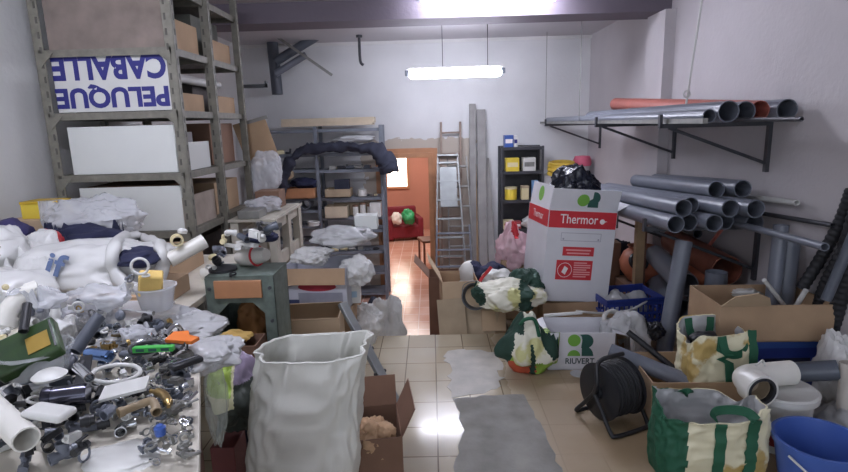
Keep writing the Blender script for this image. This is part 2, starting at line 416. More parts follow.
# ---------------- shape builders ----------------
_ico = {}
def ico(sub):
    if sub not in _ico:
        bm = bmesh.new(); bmesh.ops.create_icosphere(bm, subdivisions=sub, radius=1); bm.verts.ensure_lookup_table()
        _ico[sub] = ([v.co.copy() for v in bm.verts], [tuple(v.index for v in f.verts) for f in bm.faces]); bm.free()
    return _ico[sub]
def crumple(name, label, cat, c, size, seed, m, crease=.13, sub=5, conform=True, group=None, rotz=0, shape=None, rough=1.0, mats=None, pick=None, keep=True, parent=None, sink=.35):
    """a crumpled bag or cloth that settles on whatever lies below it; c is its centre, size its half extents"""
    V, Fc = ico(sub); o3 = Vector((seed*7.3, seed*3.1, seed*1.7)); out = []; cr, sr = math.cos(math.radians(rotz)), math.sin(math.radians(rotz))
    for v in V:
        q = v*1.1+o3
        d = 1+.34*noise.noise(q*1.15)+.14*noise.noise(q*2.4+o3)
        fq = Vector((q.x*1.0, q.y*1.5, q.z*.8)); wq = noise.noise(q*2.2)*.5
        d -= crease*(1.3*abs(noise.noise(fq*1.7+Vector((wq,)*3)))+.8*abs(noise.noise(fq*3.6+o3))+.42*rough*abs(noise.noise(q*7.2+Vector((wq,)*3))))-crease*.5
        p = Vector((v.x, v.y, v.z))*d
        if shape: p = shape(p, v)
        p = Vector((p.x*size[0], p.y*size[1], p.z*size[2]))
        out.append(Vector((p.x*cr-p.y*sr, p.x*sr+p.y*cr, p.z)))
    c = Vector(c)
    if conform:
        w_ = np.array([list(p+c) for p in out]); i, j, ok = cells(w_); i = np.clip(i, 0, HN-1); j = np.clip(j, 0, HM-1)
        g = HF[i, j]
        bad = (g > c.z+size[2]*1.2)
        g = np.where(bad, w_[:,2], g)
        w_[:,2] = np.maximum(w_[:,2], g+.002)
        out = [Vector(p)-c for p in w_]
    mb = MB(); mi = 0
    mb.add(out, Fc, [pick(sum((V[k] for k in f), Vector())/3) for f in Fc] if pick else 0)
    o = mb.build(name, mats or m, parent, c, sharp=60)
    if parent is None: tag(o, label, cat, group)
    if keep: mark(o, [])
    return o
def pipe_thing(name, label, p, q, r, m, t=.004, cat='pipe', group=None, mi=None, mk=False, socket=False):
    p, q = Vector(p), Vector(q); mid = (p+q)/2
    mb = MB().pipe(p-mid, q-mid, r, t, 24, 0, 1 if mi else None)
    if socket:
        d = (q-p).normalized(); mb.pipe(p-mid+d*.0, p-mid+d*.09, r+.006, .005, 24)
    o = tag(mb.build(name, [m, mi] if mi else m, None, mid), label, cat, group)
    if mk: mark(o, [])
    return o
def carton(name, label, loc, W, D, H, rot=0, m=card, flaps='fblr', ang=None, flen=None, cat='box', group=None, tilt=(0,0), inner=None, closed=False, t=.006):
    """cardboard box; ang[side]: 0 = flap upright, 90 = level outwards, 180 = hanging down, -90 = closed"""
    r = thing(name, label, cat, loc, (tilt[0], tilt[1], rot), group); ang = ang or {}
    b = MB()
    b.box((0,0,t/2), (W,D,t)); b.box((0,-D/2+t/2,H/2), (W,t,H)); b.box((0,D/2-t/2,H/2), (W,t,H))
    b.box((-W/2+t/2,0,H/2), (t,D-2*t,H)); b.box((W/2-t/2,0,H/2), (t,D-2*t,H))
    b.build('body', m, r)
    for sd in flaps:
        a = ang.get(sd, 110); L_ = flen or (min(W, D)/2 if sd in 'fb' else min(W, D)*.48); ww = (W if sd in 'fb' else D)-.004
        f = MB().box((0, 0, L_/2), (ww, t*.8, L_))
        rz = {'f':0,'r':90,'b':180,'l':270}[sd]; px = {'f':(0,-D/2,H),'b':(0,D/2,H),'l':(-W/2,0,H),'r':(W/2,0,H)}[sd]
        o = f.build('flap', card_light if m is card else m, r, px); o.rotation_euler = (Euler((0,0,math.radians(rz))).to_matrix() @ Euler((math.radians(a),0,0)).to_matrix()).to_euler()
    if closed:
        MB().box((0,0,H-t/2), (W-.002, D-.002, t)).box((0,0,H+.0006), (.05, D, .0012), 1).build('lid', [m, cream_pl], r)
    return r
def solid_box(name, label, c, d, m, cat='box', rot=(0,0,0), group=None, bev=.003, lid=None, band=None, md=True):
    """closed box standing with its base centre at c; a lid seam and a printed band when asked for"""
    mb = MB().box((0,0,d[2]/2), d)
    ms = [m]
    if band: ms.append(band); mb.box((0,-d[1]/2-.0006,d[2]*.5), (d[0]*.8,.001,d[2]*.34), 1)
    if lid: ms.append(lid); mb.box((0,0,d[2]*.93), (d[0]+.006,d[1]+.006,d[2]*.16), len(ms)-1)
    return tag(mb.build(name, ms, None, c, rot, bev), label, cat, group)
_txt = {}
def text(body, w_, h_, bold=0.0):
    """letters as flat outlines, fitted to w_ by h_, lower left corner at the origin"""
    k = (body, bold)
    if k not in _txt:
        cu = bpy.data.curves.new('t', 'FONT'); cu.body = body; cu.offset = bold; cu.resolution_u = 4; cu.extrude = 0
        ob = bpy.data.objects.new('t', cu); COL.objects.link(ob); dg = bpy.context.evaluated_depsgraph_get()
        me = ob.evaluated_get(dg).to_mesh(); vs = [v.co.copy() for v in me.vertices]; fs = [tuple(p.vertices) for p in me.polygons]
        ob.evaluated_get(dg).to_mesh_clear(); bpy.data.objects.remove(ob); bpy.data.curves.remove(cu); _txt[k] = (vs, fs)
    vs, fs = _txt[k]; x0 = min(v.x for v in vs); x1 = max(v.x for v in vs); y0 = min(v.y for v in vs); y1 = max(v.y for v in vs)
    return [Vector(((v.x-x0)/(x1-x0)*w_, (v.y-y0)/(y1-y0)*h_, 0)) for v in vs], fs
UPR = Matrix.Rotation(math.radians(90), 4, 'X')          # flat shapes (x, y) -> upright facing -Y
def disc(cx, cy, r, a0=0, a1=360, n=28):
    p = [(cx+r*math.cos(math.radians(a0+(a1-a0)*i/n)), cy+r*math.sin(math.radians(a0+(a1-a0)*i/n))) for i in range(n+(0 if a1-a0 == 360 else 1))]
    return p
def flat(mb, poly, m, t, z=0):
    n = len(poly); mb.add([(p[0], p[1], z) for p in poly], [tuple(range(n))], m, t)
def fluorescent(label, c, L_, rotz, drop_, power, wires=True):
    r = thing('fluorescent_lamp', label, 'lamp', c, rotz)
    tube = mat('lit_tube', (236,238,255), emit=power, var=0)
    hw = L_/2
    MB().sweep([(-hw+.05,0,0),(-hw+.08,0,0),(hw-.08,0,0),(hw-.05,0,0)], [.03,.052,.052,.03], 12).build('diffuser', tube, r)
    MB().box((0,0,.062), (L_-.06,.06,.02)).build('housing', white_pl, r, bev=.004)
    for s in (-1,1): MB().box((s*(hw-.035),0,.012), (.05,.06,.06)).build('end_cap', shelf_metal, r, bev=.006)
    if wires:
        for x in (-L_*.12, L_*.32): MB().cyl((x,0,.06),(x,0,.06+drop_),.004,n=6).build('hanger', dark_metal, r)
    return r
def rect_sack(W, D, H, seed, n=96, k=44, flare=.1, wr=.02, lean=(0,0), sag=0.0, top=None, bulge=.06, fine=1.0, flarey=None):
    """open standing sack: rounded rectangular section, wrinkled; returns rings from the bottom"""
    rings = []; o3 = Vector((seed, seed*2.3, 0))
    for i in range(k+1):
        t = i/k; ring = []
        for j in range(n):
            a = 2*math.pi*j/n; ca, sa = math.cos(a), math.sin(a); e = .34+.14*t
            x = math.copysign(abs(ca)**e, ca); y = math.copysign(abs(sa)**e, sa)
            sc = 1+flare*t+bulge*math.sin(math.pi*min(1, t*1.15))
            p = Vector((x*W/2*sc, y*D/2*(sc if flarey is None else 1+flarey*t+bulge*math.sin(math.pi*min(1, t*1.15))), 0))
            q = Vector((x*1.6, y*1.6, t*2.6))+o3
            wv = wr*(noise.noise(q*1.3)*1.4-abs(noise.noise(q*2.6))*1.7+.6-abs(noise.noise(q*5.5))*.7*fine)
            dirv = Vector((x, y, 0)).normalized()
            p += dirv*wv*(.35+.65*t+.2)
            z = H*t+(top(a) if top else 0)*t**3-sag*math.sin(math.pi*t)*abs(noise.noise(q*.9))
            p += Vector((lean[0]*t*t, lean[1]*t*t, z)); ring.append(p)
        rings.append(ring)
    return rings
def sack_mesh(mb, rings, m=0, thick=.004, mi=None):
    k = len(rings); n = len(rings[0])
    inn = []
    for r in rings[max(1, int(k*.35)):]:
        c = sum(r, Vector())/n
        inn.append([p+(c-p).normalized()*thick*2 for p in r])
    mb.loft(rings, m, (True, False)); mb.loft([rings[-1], inn[-1]], m, (False, False))
    mb.loft(inn[::-1], m if mi is None else mi, (False, True))
    return mb
# ---------------- lamps ----------------
hf_box(-3, 3, 0, 6, 0); hf_box(-.78, .58, 4.03, 5.0, -.4); hf_box(-.78, .58, 5.0, 5.25, -.6)
p = at(455, 73, Y=6.4)
fluorescent('lit fluorescent lamp hanging on thin wires before the back wall', p, 1.14, 0, ZC-p.z-.06, LAMP)
fluorescent('lit fluorescent lamp on the ceiling just in front of the purple beam', (.55, 5.16, 2.685), 1.3, 0, .03, LAMP, False)
fluorescent('added unseen fluorescent lamp on the ceiling over the left bench, for fill', (-1.2, 1.8, 2.665), 1.3, 0, .03, LAMP, False)  # added out of view to brighten the bench and left wall
# ---------------- back wall ----------------
def shelving(name, label, x0, x1, y0, y1, z0, z1, posts, levels, m, back=None, cat='shelving', pw=.045, group=None):
    c = Vector(((x0+x1)/2, (y0+y1)/2, z0)); r = thing(name, label, cat, c, 0, group)
    for x in posts:
        for y in (y0, y1):
            MB().box((x-c.x, y-c.y, (z1-z0)/2), (pw,pw,z1-z0)).build('post', m, r, bev=.003)
    for a, b, zs in levels:
        for z in zs:
            s = MB().box(((a+b)/2-c.x, 0, z-z0-.006), (b-a-pw, y1-y0-.01, .012))
            for y in (y0+.012, y1-.012): s.box(((a+b)/2-c.x, y-c.y, z-z0-.02), (b-a-pw, .016, .04))
            s.build('shelf', m, r)
    if back: MB().box((0, y1-c.y+pw/2+.004, (z1-z0)/2), (x1-x0, .006, z1-z0)).build('back_panel', back, r)
    return r
LB = (1.25, 1.04, .66, .49, .28, .06, -.35, -.7); RBV = (1.25, 1.03, .65, .38, .2, -.1, -.4, -.7)
sx0, sxm, sx1, sy0, sy1 = -2.44, -1.53, -.66, 7.42, 7.78
shelving('metal_shelving', 'grey metal shelving of two bays against the back wall left of the doorway', sx0, sx1, sy0, sy1, ZR, 1.61, (sx0, sxm, sx1), ((sx0, sxm, LB+(1.57,)), (sxm, sx1, RBV+(1.57,))), shelf_metal)
for i, (z, x0, x1, d, lb) in enumerate(((1.612, -1.97, -.76, .1, 'pale wooden board lying on top of the back shelving, the lower one'), (1.656, -1.97, -.74, .13, 'pale wooden board on top of the back shelving, uppermost of the pair'))):
    tag(MB().box((0,0,.021), (x1-x0,.32-.04*i,.042 if i == 0 else .075)).build('board', wood_pale, None, ((x0+x1)/2, 7.55, z), bev=.003), lb, 'board')
# dark tarpaulin slung along the top shelf of that shelving
path = [(x, 7.295, z) for x, z in ((-1.98,.7),(-1.97,.85),(-1.93,1.02),(-1.82,1.2),(-1.68,1.29),(-1.5,1.31),(-1.2,1.32),(-.95,1.31),(-.74,1.27),(-.63,1.18),(-.57,1.08),(-.55,.97))]
P = catmull(path, 7); mb = MB()
mb.sweep(P, [.03+.04*min(1, i/14)+.06*max(0, min(1, (i-50)/14))-.02*(20 < i < 50)+.022*noise.noise(Vector((i*.35,1,2))) for i in range(len(P))], 18)
mb.v = [tuple(Vector(v)+Vector((0, noise.noise(Vector(v)*8)*.03-.006, noise.noise(Vector(v)*7+Vector((5,0,0)))*.05+abs(noise.noise(Vector(v)*17))*.05))) for v in mb.v]
tag(mb.build('tarpaulin', dark_cloth, sharp=70), 'dark blue-grey tarpaulin slung across the upper shelf of the back shelving', 'tarpaulin')
def onshelf(x, z, y=7.5): return (x, y, z+.0015)
names = ['top', 'second', 'third', 'fourth', 'fifth']
# clutter on those shelves: tins, jars, trays, offcuts
def tin(name, label, c, r, h, m, lidm=None, group=None, cat='tin'):
    mb = MB().lathe([(0,0),(r,0),(r,h*.94),(r*.93,h),(0,h)], 16)
    ms = [m]
    if lidm: ms.append(lidm); mb.lathe([(r*1.03,h*.86),(r*1.03,h*1.01),(0,h*1.01)], 16, 1)
    return tag(mb.build(name, ms, None, c), label, cat, group)
def tray(name, label, c, d, m, rot=0, group=None, cat='tray'):
    W, D, H = d; t = .008; mb = MB().box((0,0,t/2),(W,D,t))
    for s in (-1,1): mb.box((0,s*(D/2-t/2),H/2),(W,t,H)); mb.box((s*(W/2-t/2),0,H/2),(t,D-2*t,H))
    return tag(mb.build(name, m, None, c, (0,0,rot)), label, cat, group)
def coil(name, label, c, R, r, n, m, rot=(0,0,0), sq=(1,1), cat='coil', group=None, seed=1):
    mb = MB(); rr = random.Random(seed)
    for i in range(n):
        tt = T((rr.uniform(-.3,.3)*r, rr.uniform(-.3,.3)*r, r*1.5*i), (rr.uniform(-4,4), rr.uniform(-4,4), rr.uniform(0,90)))
        mb.torus((0,0,r), R*rr.uniform(.93,1.05), r, 36, 8, 0, tt, sq)
    return tag(mb.build(name, m, None, c, rot), label, cat, group)
tray('tray', 'orange wooden tray on the left bay of the back shelving', onshelf(-1.9,.66,7.45), (.66,.26,.14), wood_orange)
crumple('cloth', 'crumpled tan rag hanging over a shelf in the left bay of the back shelving', 'rag', (-1.98,7.38,1.0), (.13,.08,.1), 3, kraft, conform=False, keep=False, sub=4)
crumple('cloth', 'bundle of dark blue cloth above the orange tray on the back shelving', 'cloth', (-1.72,7.45,.86), (.18,.12,.07), 4, navy, conform=False, keep=False, sub=4)
crumple('cloth', 'flattened dark grey cloth on the left bay of the back shelving beside the blue bundle', 'cloth', (-2.06,7.45,.83), (.2,.12,.03), 14, dark_cloth, conform=False, keep=False, sub=4)
crumple('plastic_bag', 'pale plastic film on the topmost level of the back shelving under the boards', 'plastic bag', (-1.05,7.55,1.43), (.3,.13,.06), 6, bag_grey, conform=False, keep=False, sub=4)
o = pipe_thing('pipe_collar', 'grey pipe collar with a dark mouth on the lower left bay of the back shelving', (-1.72,7.36,.58), (-1.72,7.6,.58), .075, grey_pvc, .012, 'pipe')
tray('box', 'shallow tan box on the right bay of the back shelving, level with the tarpaulin end', onshelf(-1.27,.66,7.5), (.34,.26,.11), kraft, cat='box')
solid_box('box', 'dark upright box in the tan tray of the back shelving', onshelf(-1.22,.672,7.5), (.2,.12,.22), dark_cloth)
tray('box', 'pale open box on the fourth shelf of the right bay of the back shelving', onshelf(-1.3,.38,7.48), (.3,.28,.16), wood_pale, cat='box')
for i in range(3): tin('jar', 'small pale jar in the row on the right bay of the back shelving', onshelf(-1.05+.1*i,.38,7.46), .04, .16+.03*(i%2), white_pl, card_dark, 'jars on the right bay', 'jar')
solid_box('box', 'white box at the right end of the fourth shelf of the back shelving', onshelf(-.77,.38,7.48), (.15,.2,.19), white_pl)
solid_box('box', 'tan box between jars and white box on the back shelving', onshelf(-1.12,.38,7.62), (.5,.1,.17), kraft)
tin('paint_tin', 'white tin standing right of centre on the back shelving third shelf', onshelf(-.95,.66,7.48), .06, .09, white_pl, None)
r2 = random.Random(12)
def odds(shelf, xs, z, n, y=7.48, dep=.09, pal=None):
    pal = pal or (dark_metal, steel, grey_pvc_dark, black, steel, cream_pl)
    protos = []
    for i in range(n):
        x = xs[0]+(xs[1]-xs[0])*(i+.5)/n; m = pal[r2.randrange(len(pal))]; q = r2.random(); mb = MB(); s = (xs[1]-xs[0])/n*.42
        if q < .35: mb.cyl((-s,0,s*.5),(s,0,s*.5),s*.5,n=12); mb.cyl((s*.6,0,s*.5),(s*1.05,0,s*.5),s*.56,n=12)
        elif q < .6: mb.box((0,0,s*.45),(s*1.7,s*1.4,s*.9)); mb.box((0,0,s*.95),(s*1.1,s*.9,s*.12))
        elif q < .8: mb.torus((0,0,s*.25),s*.75,s*.24,20,8)
        else: mb.sweep([(-s,0,s*.3),(0,0,s*.3),(s*.2,0,s*.5),(s*.3,0,s*1.3)],s*.28,10,smooth=4)
        tag(mb.build('hardware_piece', m, None, (x, y+r2.uniform(-dep,dep), z+.0015), (0,0,r2.uniform(-25,25)), bev=.002), 'small hardware piece on %s' % shelf, 'hardware', 'hardware on '+shelf)
odds('the lower left shelf of the back shelving', (-2.25,-1.85), .49, 5)
odds('the fifth shelf of the left bay, back shelving', (-2.25,-1.56), .28, 8)
odds('the lowest visible shelf of the left bay, back shelving', (-2.2,-1.56), .06, 6)
odds('the third shelf of the right bay, back shelving', (-1.06,-.74), .66, 6, 7.47, .01)
odds('the fifth shelf of the right bay, back shelving', (-1.42,-.74), .2, 8)
odds('the low shelf of the right bay, back shelving', (-1.42,-.74), -.1, 6)
odds('the second shelf of the right bay, back shelving', (-1.42,-.8), 1.03, 6, 7.56, .03)
coil('cable_coil', 'white coil lying on the fifth shelf of the left bay of the back shelving', onshelf(-1.62,.285,7.36), .07, .012, 3, white_pl)
odds('the second shelf of the left bay, back shelving', (-2.38,-2.05), 1.04, 3)
odds('the top shelf of the left bay, back shelving', (-2.38,-1.6), 1.25, 6, 7.6, .04)
odds('the fourth shelf of the left bay, back shelving', (-2.38,-1.85), .49, 4, 7.62, .03)
odds('the second shelf of the right bay at its front, back shelving', (-1.4,-.8), 1.03, 5, 7.48, .02)
odds('the fourth shelf of the right bay, back shelving', (-1.44,-1.18), .38, 2, 7.7, .01)
# dark cabinet
cx0, cx1, cy0, cy1 = .97, 1.53, 7.6, 7.9
shelving('shelf_unit', 'dark narrow open shelf unit against the back wall right of the planks', cx0, cx1, cy0, cy1, ZR, 1.27, (cx0, cx1), ((cx0, cx1, (1.26,.93,.53,.12,-.3,-.7)),), dark_metal, dark_metal, 'shelf unit', .03)
def cab(n, l, x, z, d, m, **k): return solid_box(n, l, (x, 7.68, z+.0015), d, m, **k)
cab('box', 'blue and white checked box on top of the dark shelf unit', 1.07, 1.26, (.12,.14,.16), blue, band=white_print)
cab('box', 'white narrow box beside the blue one on top of the dark shelf unit', 1.165, 1.26, (.05,.12,.15), white_pl, band=blue_print)
cab('box', 'yellow box on the top shelf of the dark shelf unit', 1.12, .93, (.18,.16,.18), yellow, band=cream_pl)
cab('box', 'pale grey box on the top shelf of the dark shelf unit', 1.35, .93, (.17,.16,.18), white_pl, band=steel)
tin('jug', 'yellow tapered tub on the second shelf of the dark shelf unit', (1.11,7.7,.532), .085, .17, yellow, cream_pl, cat='tub')
cab('box', 'cream upright carton on the second shelf of the dark shelf unit', 1.3, .53, (.1,.12,.19), cream_pl, lid=kraft)
cab('bottle_box', 'slim light blue carton on the second shelf of the dark shelf unit', 1.44, .53, (.08,.1,.26), mat('light_blue',(120,160,206),.5), cat='carton')
cab('box', 'cream carton with red band on the third shelf of the dark shelf unit', 1.07, .12, (.15,.14,.12), cream_pl, band=red)
cab('box', 'small red carton on the third shelf of the dark shelf unit', 1.2, .12, (.09,.12,.1), mat('dull_red',(160,70,74),.6), band=white_print)
crumple('plastic_bag', 'white crumpled bag on the third shelf of the dark shelf unit', 'plastic bag', (1.38,7.66,.21), (.13,.1,.085), 8, bag_white, conform=False, keep=False, sub=4)
coil('cable_coil', 'white cable coil on the fourth shelf of the dark shelf unit, the left one', (1.1,7.68,-.298), .07, .012, 4, white_pl, (20,0,0))
coil('cable_coil', 'white cable coil on the fourth shelf of the dark shelf unit, the right one', (1.32,7.68,-.298), .09, .012, 3, white_pl, (14,0,0))
odds('the lowest shelf of the dark shelf unit', (1.0,1.5), -.7, 5, 7.7, .03)
# low white cupboard with coil and red tub right of it
cb = thing('cupboard', 'pale grey low cupboard right of the dark shelf unit carrying a yellow coil', 'cupboard', (1.86, 7.72, ZR))
MB().box((0,0,.83),(.62,.4,1.66)).build('body', mat('cupboard_grey',(168,166,168),.5), cb, bev=.005)
for s in (-1,1):
    d_ = MB().box((s*.152,-.206,.83),(.296,.012,1.6)).build('door', mat('cupboard_door',(180,178,178),.45), cb, bev=.003)
    MB().cyl((s*.04,-.235,.95),(s*.04,-.235,1.1),.008,n=8).box((s*.04,-.22,.96),(.012,.03,.012)).box((s*.04,-.22,1.09),(.012,.03,.012)).build('handle', steel, d_)
coil('hose_coil', 'yellow hose coil lying on the pale cupboard', (1.79,7.62,.862), .17, .02, 6, mat('hose_yellow',(214,182,72),.5), (6,0,0))
tb_ = thing('tub', 'pink-lidded clear tub on the pale cupboard beside the yellow coil', 'tub', (2.08, 7.64, .862))
MB().lathe([(0,0),(.085,0),(.1,.12),(0,.12)], 20).build('body', bag_grey, tb_); MB().lathe([(.115,.12),(.125,.15),(.12,.2),(.1,.25),(0,.26)], 20).build('lid', pink, tb_)
# step ladders leaning by the doorway
def ladder(name, label, foot, top, w0, w1, n, m, rail=(.022,.05), rung='tread', cat='ladder', group=None, plat=False, foot_cap=True):
    foot, top = Vector(foot), Vector(top); d = top-foot; r = thing(name, label, cat, foot, 0, group)
    L_ = d.length; up = d.normalized(); nrm = Vector((1,0,0)).cross(up).normalized()
    M_ = Matrix((Vector((1,0,0)), nrm*-1 if nrm.y < 0 else nrm, up)).transposed().to_4x4()
    for s in (-1,1):
        k0 = len(d); mb = MB(); a, b = Vector((s*w0/2,0,0)), Vector((s*w1/2,0,L_)); x = rail[0]/2; y = rail[1]/2
        mb.loft([[M_ @ (c+Vector((i*x,j*y,0))) for i, j in ((-1,-1),(1,-1),(1,1),(-1,1))] for c in (a,b)])
        rl = mb.build('rail', m, r, bev=.003)
        if foot_cap: MB().box(M_ @ (a+Vector((0,0,.02))), (rail[0]+.012,rail[1]+.012,.05)).build('rubber_foot', black, rl)
    for i in range(n):
        t = (i+.7)/(n+.2); wid = w0+(w1-w0)*t
        mb = MB()
        if rung == 'tread': mb.box((0,0,0),(wid-rail[0],.075,.025))
        else: mb.cyl((-wid/2,0,0),(wid/2,0,0),.014,n=10)
        mb.v = [tuple(M_ @ (Vector(v)+Vector((0,0,L_*t)))) for v in mb.v]
        mb.build('tread' if rung == 'tread' else 'rung', m, r, bev=.002)
    if plat:
        mb = MB().box((0,.03,L_*.985),(w1+.02,.2,.02)).box((0,-.03,L_*.78),(w1-.03,.012,L_*.26))
        mb.v = [tuple(M_ @ Vector(v)) for v in mb.v]; mb.build('platform', m, r, bev=.003)
    return r
alu = mat('aluminium', (156,160,160), .42, metal=.55, var=.15)
ladder('wooden_ladder', 'tall wooden ladder leaning on the back wall behind the metal step ladders', (.27,7.66,ZR), (.29,7.93,1.62), .3, .27, 8, mat('old_ladder_wood',(150,132,120),.7), (.03,.05), 'rung')
ladder('step_ladder', 'aluminium step ladder leaning closed by the doorway, the front one', (.235,7.0,ZR), (.225,7.5,1.2), .44, .26, 8, alu, (.022,.05), plat=True)
ladder('step_ladder', 'narrower aluminium step ladder standing closed behind the front one', (.40,7.3,ZR), (.36,7.68,1.15), .36, .26, 7, steel, (.02,.045))
ladder('step_ladder', 'short dark step ladder leaning against the front of the other ladders', (.27,6.82,ZR), (.27,7.08,.3), .5, .42, 5, shelf_metal, (.02,.04))
# planks
for fx, tx, w_, tz, m, lb in ((.56,.60,.09,1.86,grey_wood,'tall weathered plank leaning on the back wall, the left and tallest one'),(.71,.72,.12,1.78,grey_wood,'wide weathered plank leaning right of the tallest plank'),(.86,.78,.1,1.1,grey_wood,'grey plank leaning on the right of the two tall planks'),(.63,.63,.035,1.02,wood,'thin wooden batten leaning between the ladders and the planks')):
    a, b = Vector((fx,7.55,ZR)), Vector((tx,7.93,tz)); dd = (b-a); mb = MB()
    mb.box((0,0,dd.length/2),(w_,.035,dd.length)); q = dd.to_track_quat('Z','Y')
    o = mb.build('plank', m, None, a, bev=.003); o.rotation_euler = (math.atan2(-(b.y-a.y), b.z-a.z), math.atan2(b.x-a.x, b.z-a.z), 0); tag(o, lb, 'plank')
# bracket with grey pipes under the ceiling, back left
pk = at(263, 62, Y=7.3)
pipe_thing('pipe', 'thick grey pipe hanging upright high on the back wall at left', (pk.x,7.8,pk.z+.42), (pk.x+.02,7.8,pk.z-.38), .075, grey_pvc_dark)
pipe_thing('pipe', 'thick grey pipe slung slantwise under the ceiling at back left', (pk.x+.06,7.7,pk.z+.05), (pk.x+.62,7.75,pk.z+.36), .06, grey_pvc_dark)
pipe_thing('pipe', 'second grey pipe slung below the slanting one at back left', (pk.x+.06,7.62,pk.z-.12), (pk.x+.48,7.68,pk.z+.12), .045, grey_pvc)
tag(MB().box((0,0,0),(1.25,.03,.035)).build('steel_bar', steel, None, (pk.x+.33,7.5,pk.z+.2), (0,36,0)), 'thin steel bar crossing the hung grey pipes at back left', 'bar')
pk = at(359, 35, Y=7.4)
tag(MB().sweep([(0,0,.3),(0,0,0),(.04,0,-.06)],.018,8,smooth=4).cyl((0,0,.28),(0,0,.31),.04,n=10).build('ceiling_hook', dark_metal, None, (pk.x,7.4,ZC-.31)), 'short dark hook hanging from the ceiling near the back wall', 'hook')
# ---------------- things in the next room ----------------
ac = thing('armchair', 'dark red armchair in the far room seen through the doorway', 'armchair', (-.62,11.6,ZR), 12); ac.scale = (.8,.8,.78)
dr_red = mat('dark_red_fabric', (112,26,42), .8)
MB().box((0,0,.25),(.78,.75,.34)).build('seat', dr_red, ac, bev=.04); MB().box((0,.34,.55),(.8,.18,.6)).build('backrest', dr_red, ac, bev=.05)
for s in (-1,1): MB().box((s*.4,0,.33),(.15,.78,.58)).build('arm', dr_red, ac, bev=.04)
for sx in (-1,1):
    for sy in (-1,1): MB().cyl((sx*.33,sy*.3,0),(sx*.33,sy*.3,.09),.025,n=8).build('leg', brown_wood, ac)
crumple('bag', 'bright green bag lying on the red armchair', 'bag', (-.5,11.3,-.28), (.13,.13,.15), 4, mat('bag_green',(40,150,96),.5), conform=False, keep=False, sub=4)
crumple('bag', 'white bag lying on the red armchair beside the green one', 'bag', (-.76,11.3,-.3), (.12,.13,.13), 9, bag_white, conform=False, keep=False, sub=4)
tb = thing('table', 'small pale wooden table in the far room beyond the red armchair', 'table', (.36,11.7,ZR))
MB().box((0,0,.73),(.8,.6,.035)).build('top', wood, tb, bev=.005)
for sx in (-1,1):
    for sy in (-1,1): MB().box((sx*.34,sy*.24,.36),(.045,.045,.71)).build('leg', brown_wood, tb)
for i, x in enumerate((.0,.13)): tin('jar', 'white jar on the table of the far room', (x+.25,11.5,ZR+.7495), .05, .16, white_pl, None, 'jars in the far room', 'jar')
ch = thing('chair', 'brown wooden chair with curved back in the far room by the right jamb', 'chair', (-.02,9.3,ZR), -75)
MB().box((0,0,.45),(.42,.42,.04)).build('seat', brown_wood, ch, bev=.01)
for sx in (-1,1):
    MB().cyl((sx*.18,-.18,0),(sx*.18,-.18,.44),.02,n=8).build('leg', brown_wood, ch)
    MB().sweep([(sx*.18,.18,0),(sx*.18,.19,.45),(sx*.17,.26,.95)],.02,8,smooth=4).build('leg', brown_wood, ch)
bk = MB().sweep([(-.17,.26,.92),(0,.29,1.0),(.17,.26,.92)],.025,8,smooth=6)
for k in range(4): bk.cyl((-.1+.066*k,.2,.47),(-.1+.066*k,.275,.95),.01,n=6)
bk.build('backrest', brown_wood, ch)
ca_ = thing('wall_calendar', 'pale picture panel on the far room wall right of the window', 'picture', (.22,RB-.015,.62))
MB().box((0,0,0),(.26,.02,.6)).build('frame', wood, ca_); MB().box((0,-.012,0),(.2,.006,.54)).build('sheet', cream_pl, ca_)
# ---------------- big rack at left ----------------
RX0, RX1, RY0, RYM, RY1, RH = -2.45, -1.62, 3.6, 4.2, 4.86, 2.66
rk = thing('slotted_rack', 'tall grey slotted-angle rack against the left wall', 'rack', ((RX0+RX1)/2, (RY0+RY1)/2, 0))
rc = rk.location.copy(); slot = mat('slot_dark', (84,82,76), .8)
for x in (RX0, RX1):
    for y in (RY0, RYM, RY1):
        mb = MB(); s = 1 if x == RX0 else -1; sy = 1 if y < RY1 else -1
        mb.box((x-rc.x, y-rc.y+sy*.002, RH/2), (.06,.004,RH)); mb.box((x-rc.x-s*.03, y-rc.y+sy*.02, RH/2), (.004,.04,RH))
        for k in range(int(RH/.09)):
            mb.box((x-rc.x+.012*s, y-rc.y-.0008 if sy > 0 else y-rc.y+.0008, .05+.09*k), (.012,.004,.04), 1); mb.box((x-rc.x-s*.0305, y-rc.y+sy*.022, .05+.09*k), (.005,.012,.04), 1)
        mb.build('post', [rack_metal, slot], rk)
RZ = (.1,.5,.94,1.33,1.73,2.12,2.52)
for z in RZ:
    for y0, y1 in ((RY0,RYM),(RYM,RY1)):
        s = MB().box((0,(y0+y1)/2-rc.y,z-.004),(RX1-RX0-.01,y1-y0-.01,.008))
        for y in (y0+.008,y1-.008): s.box((0,y-rc.y,z-.022),(RX1-RX0,.012,.045))
        for x in (RX0,RX1): s.box((x-rc.x,(y0+y1)/2-rc.y,z-.022),(.012,y1-y0,.045))
        s.build('shelf', rack_metal, rk)
for z in RZ[1:]:
    for s in (-1,1): MB().prism([(0,0),(s*-.09,0),(0,-.09)], .003, t=Matrix.Translation(((RX1-rc.x if s > 0 else RX0-rc.x), RY0-.006-rc.y, z-.02)) @ UPR).build('gusset', rack_metal, rk)
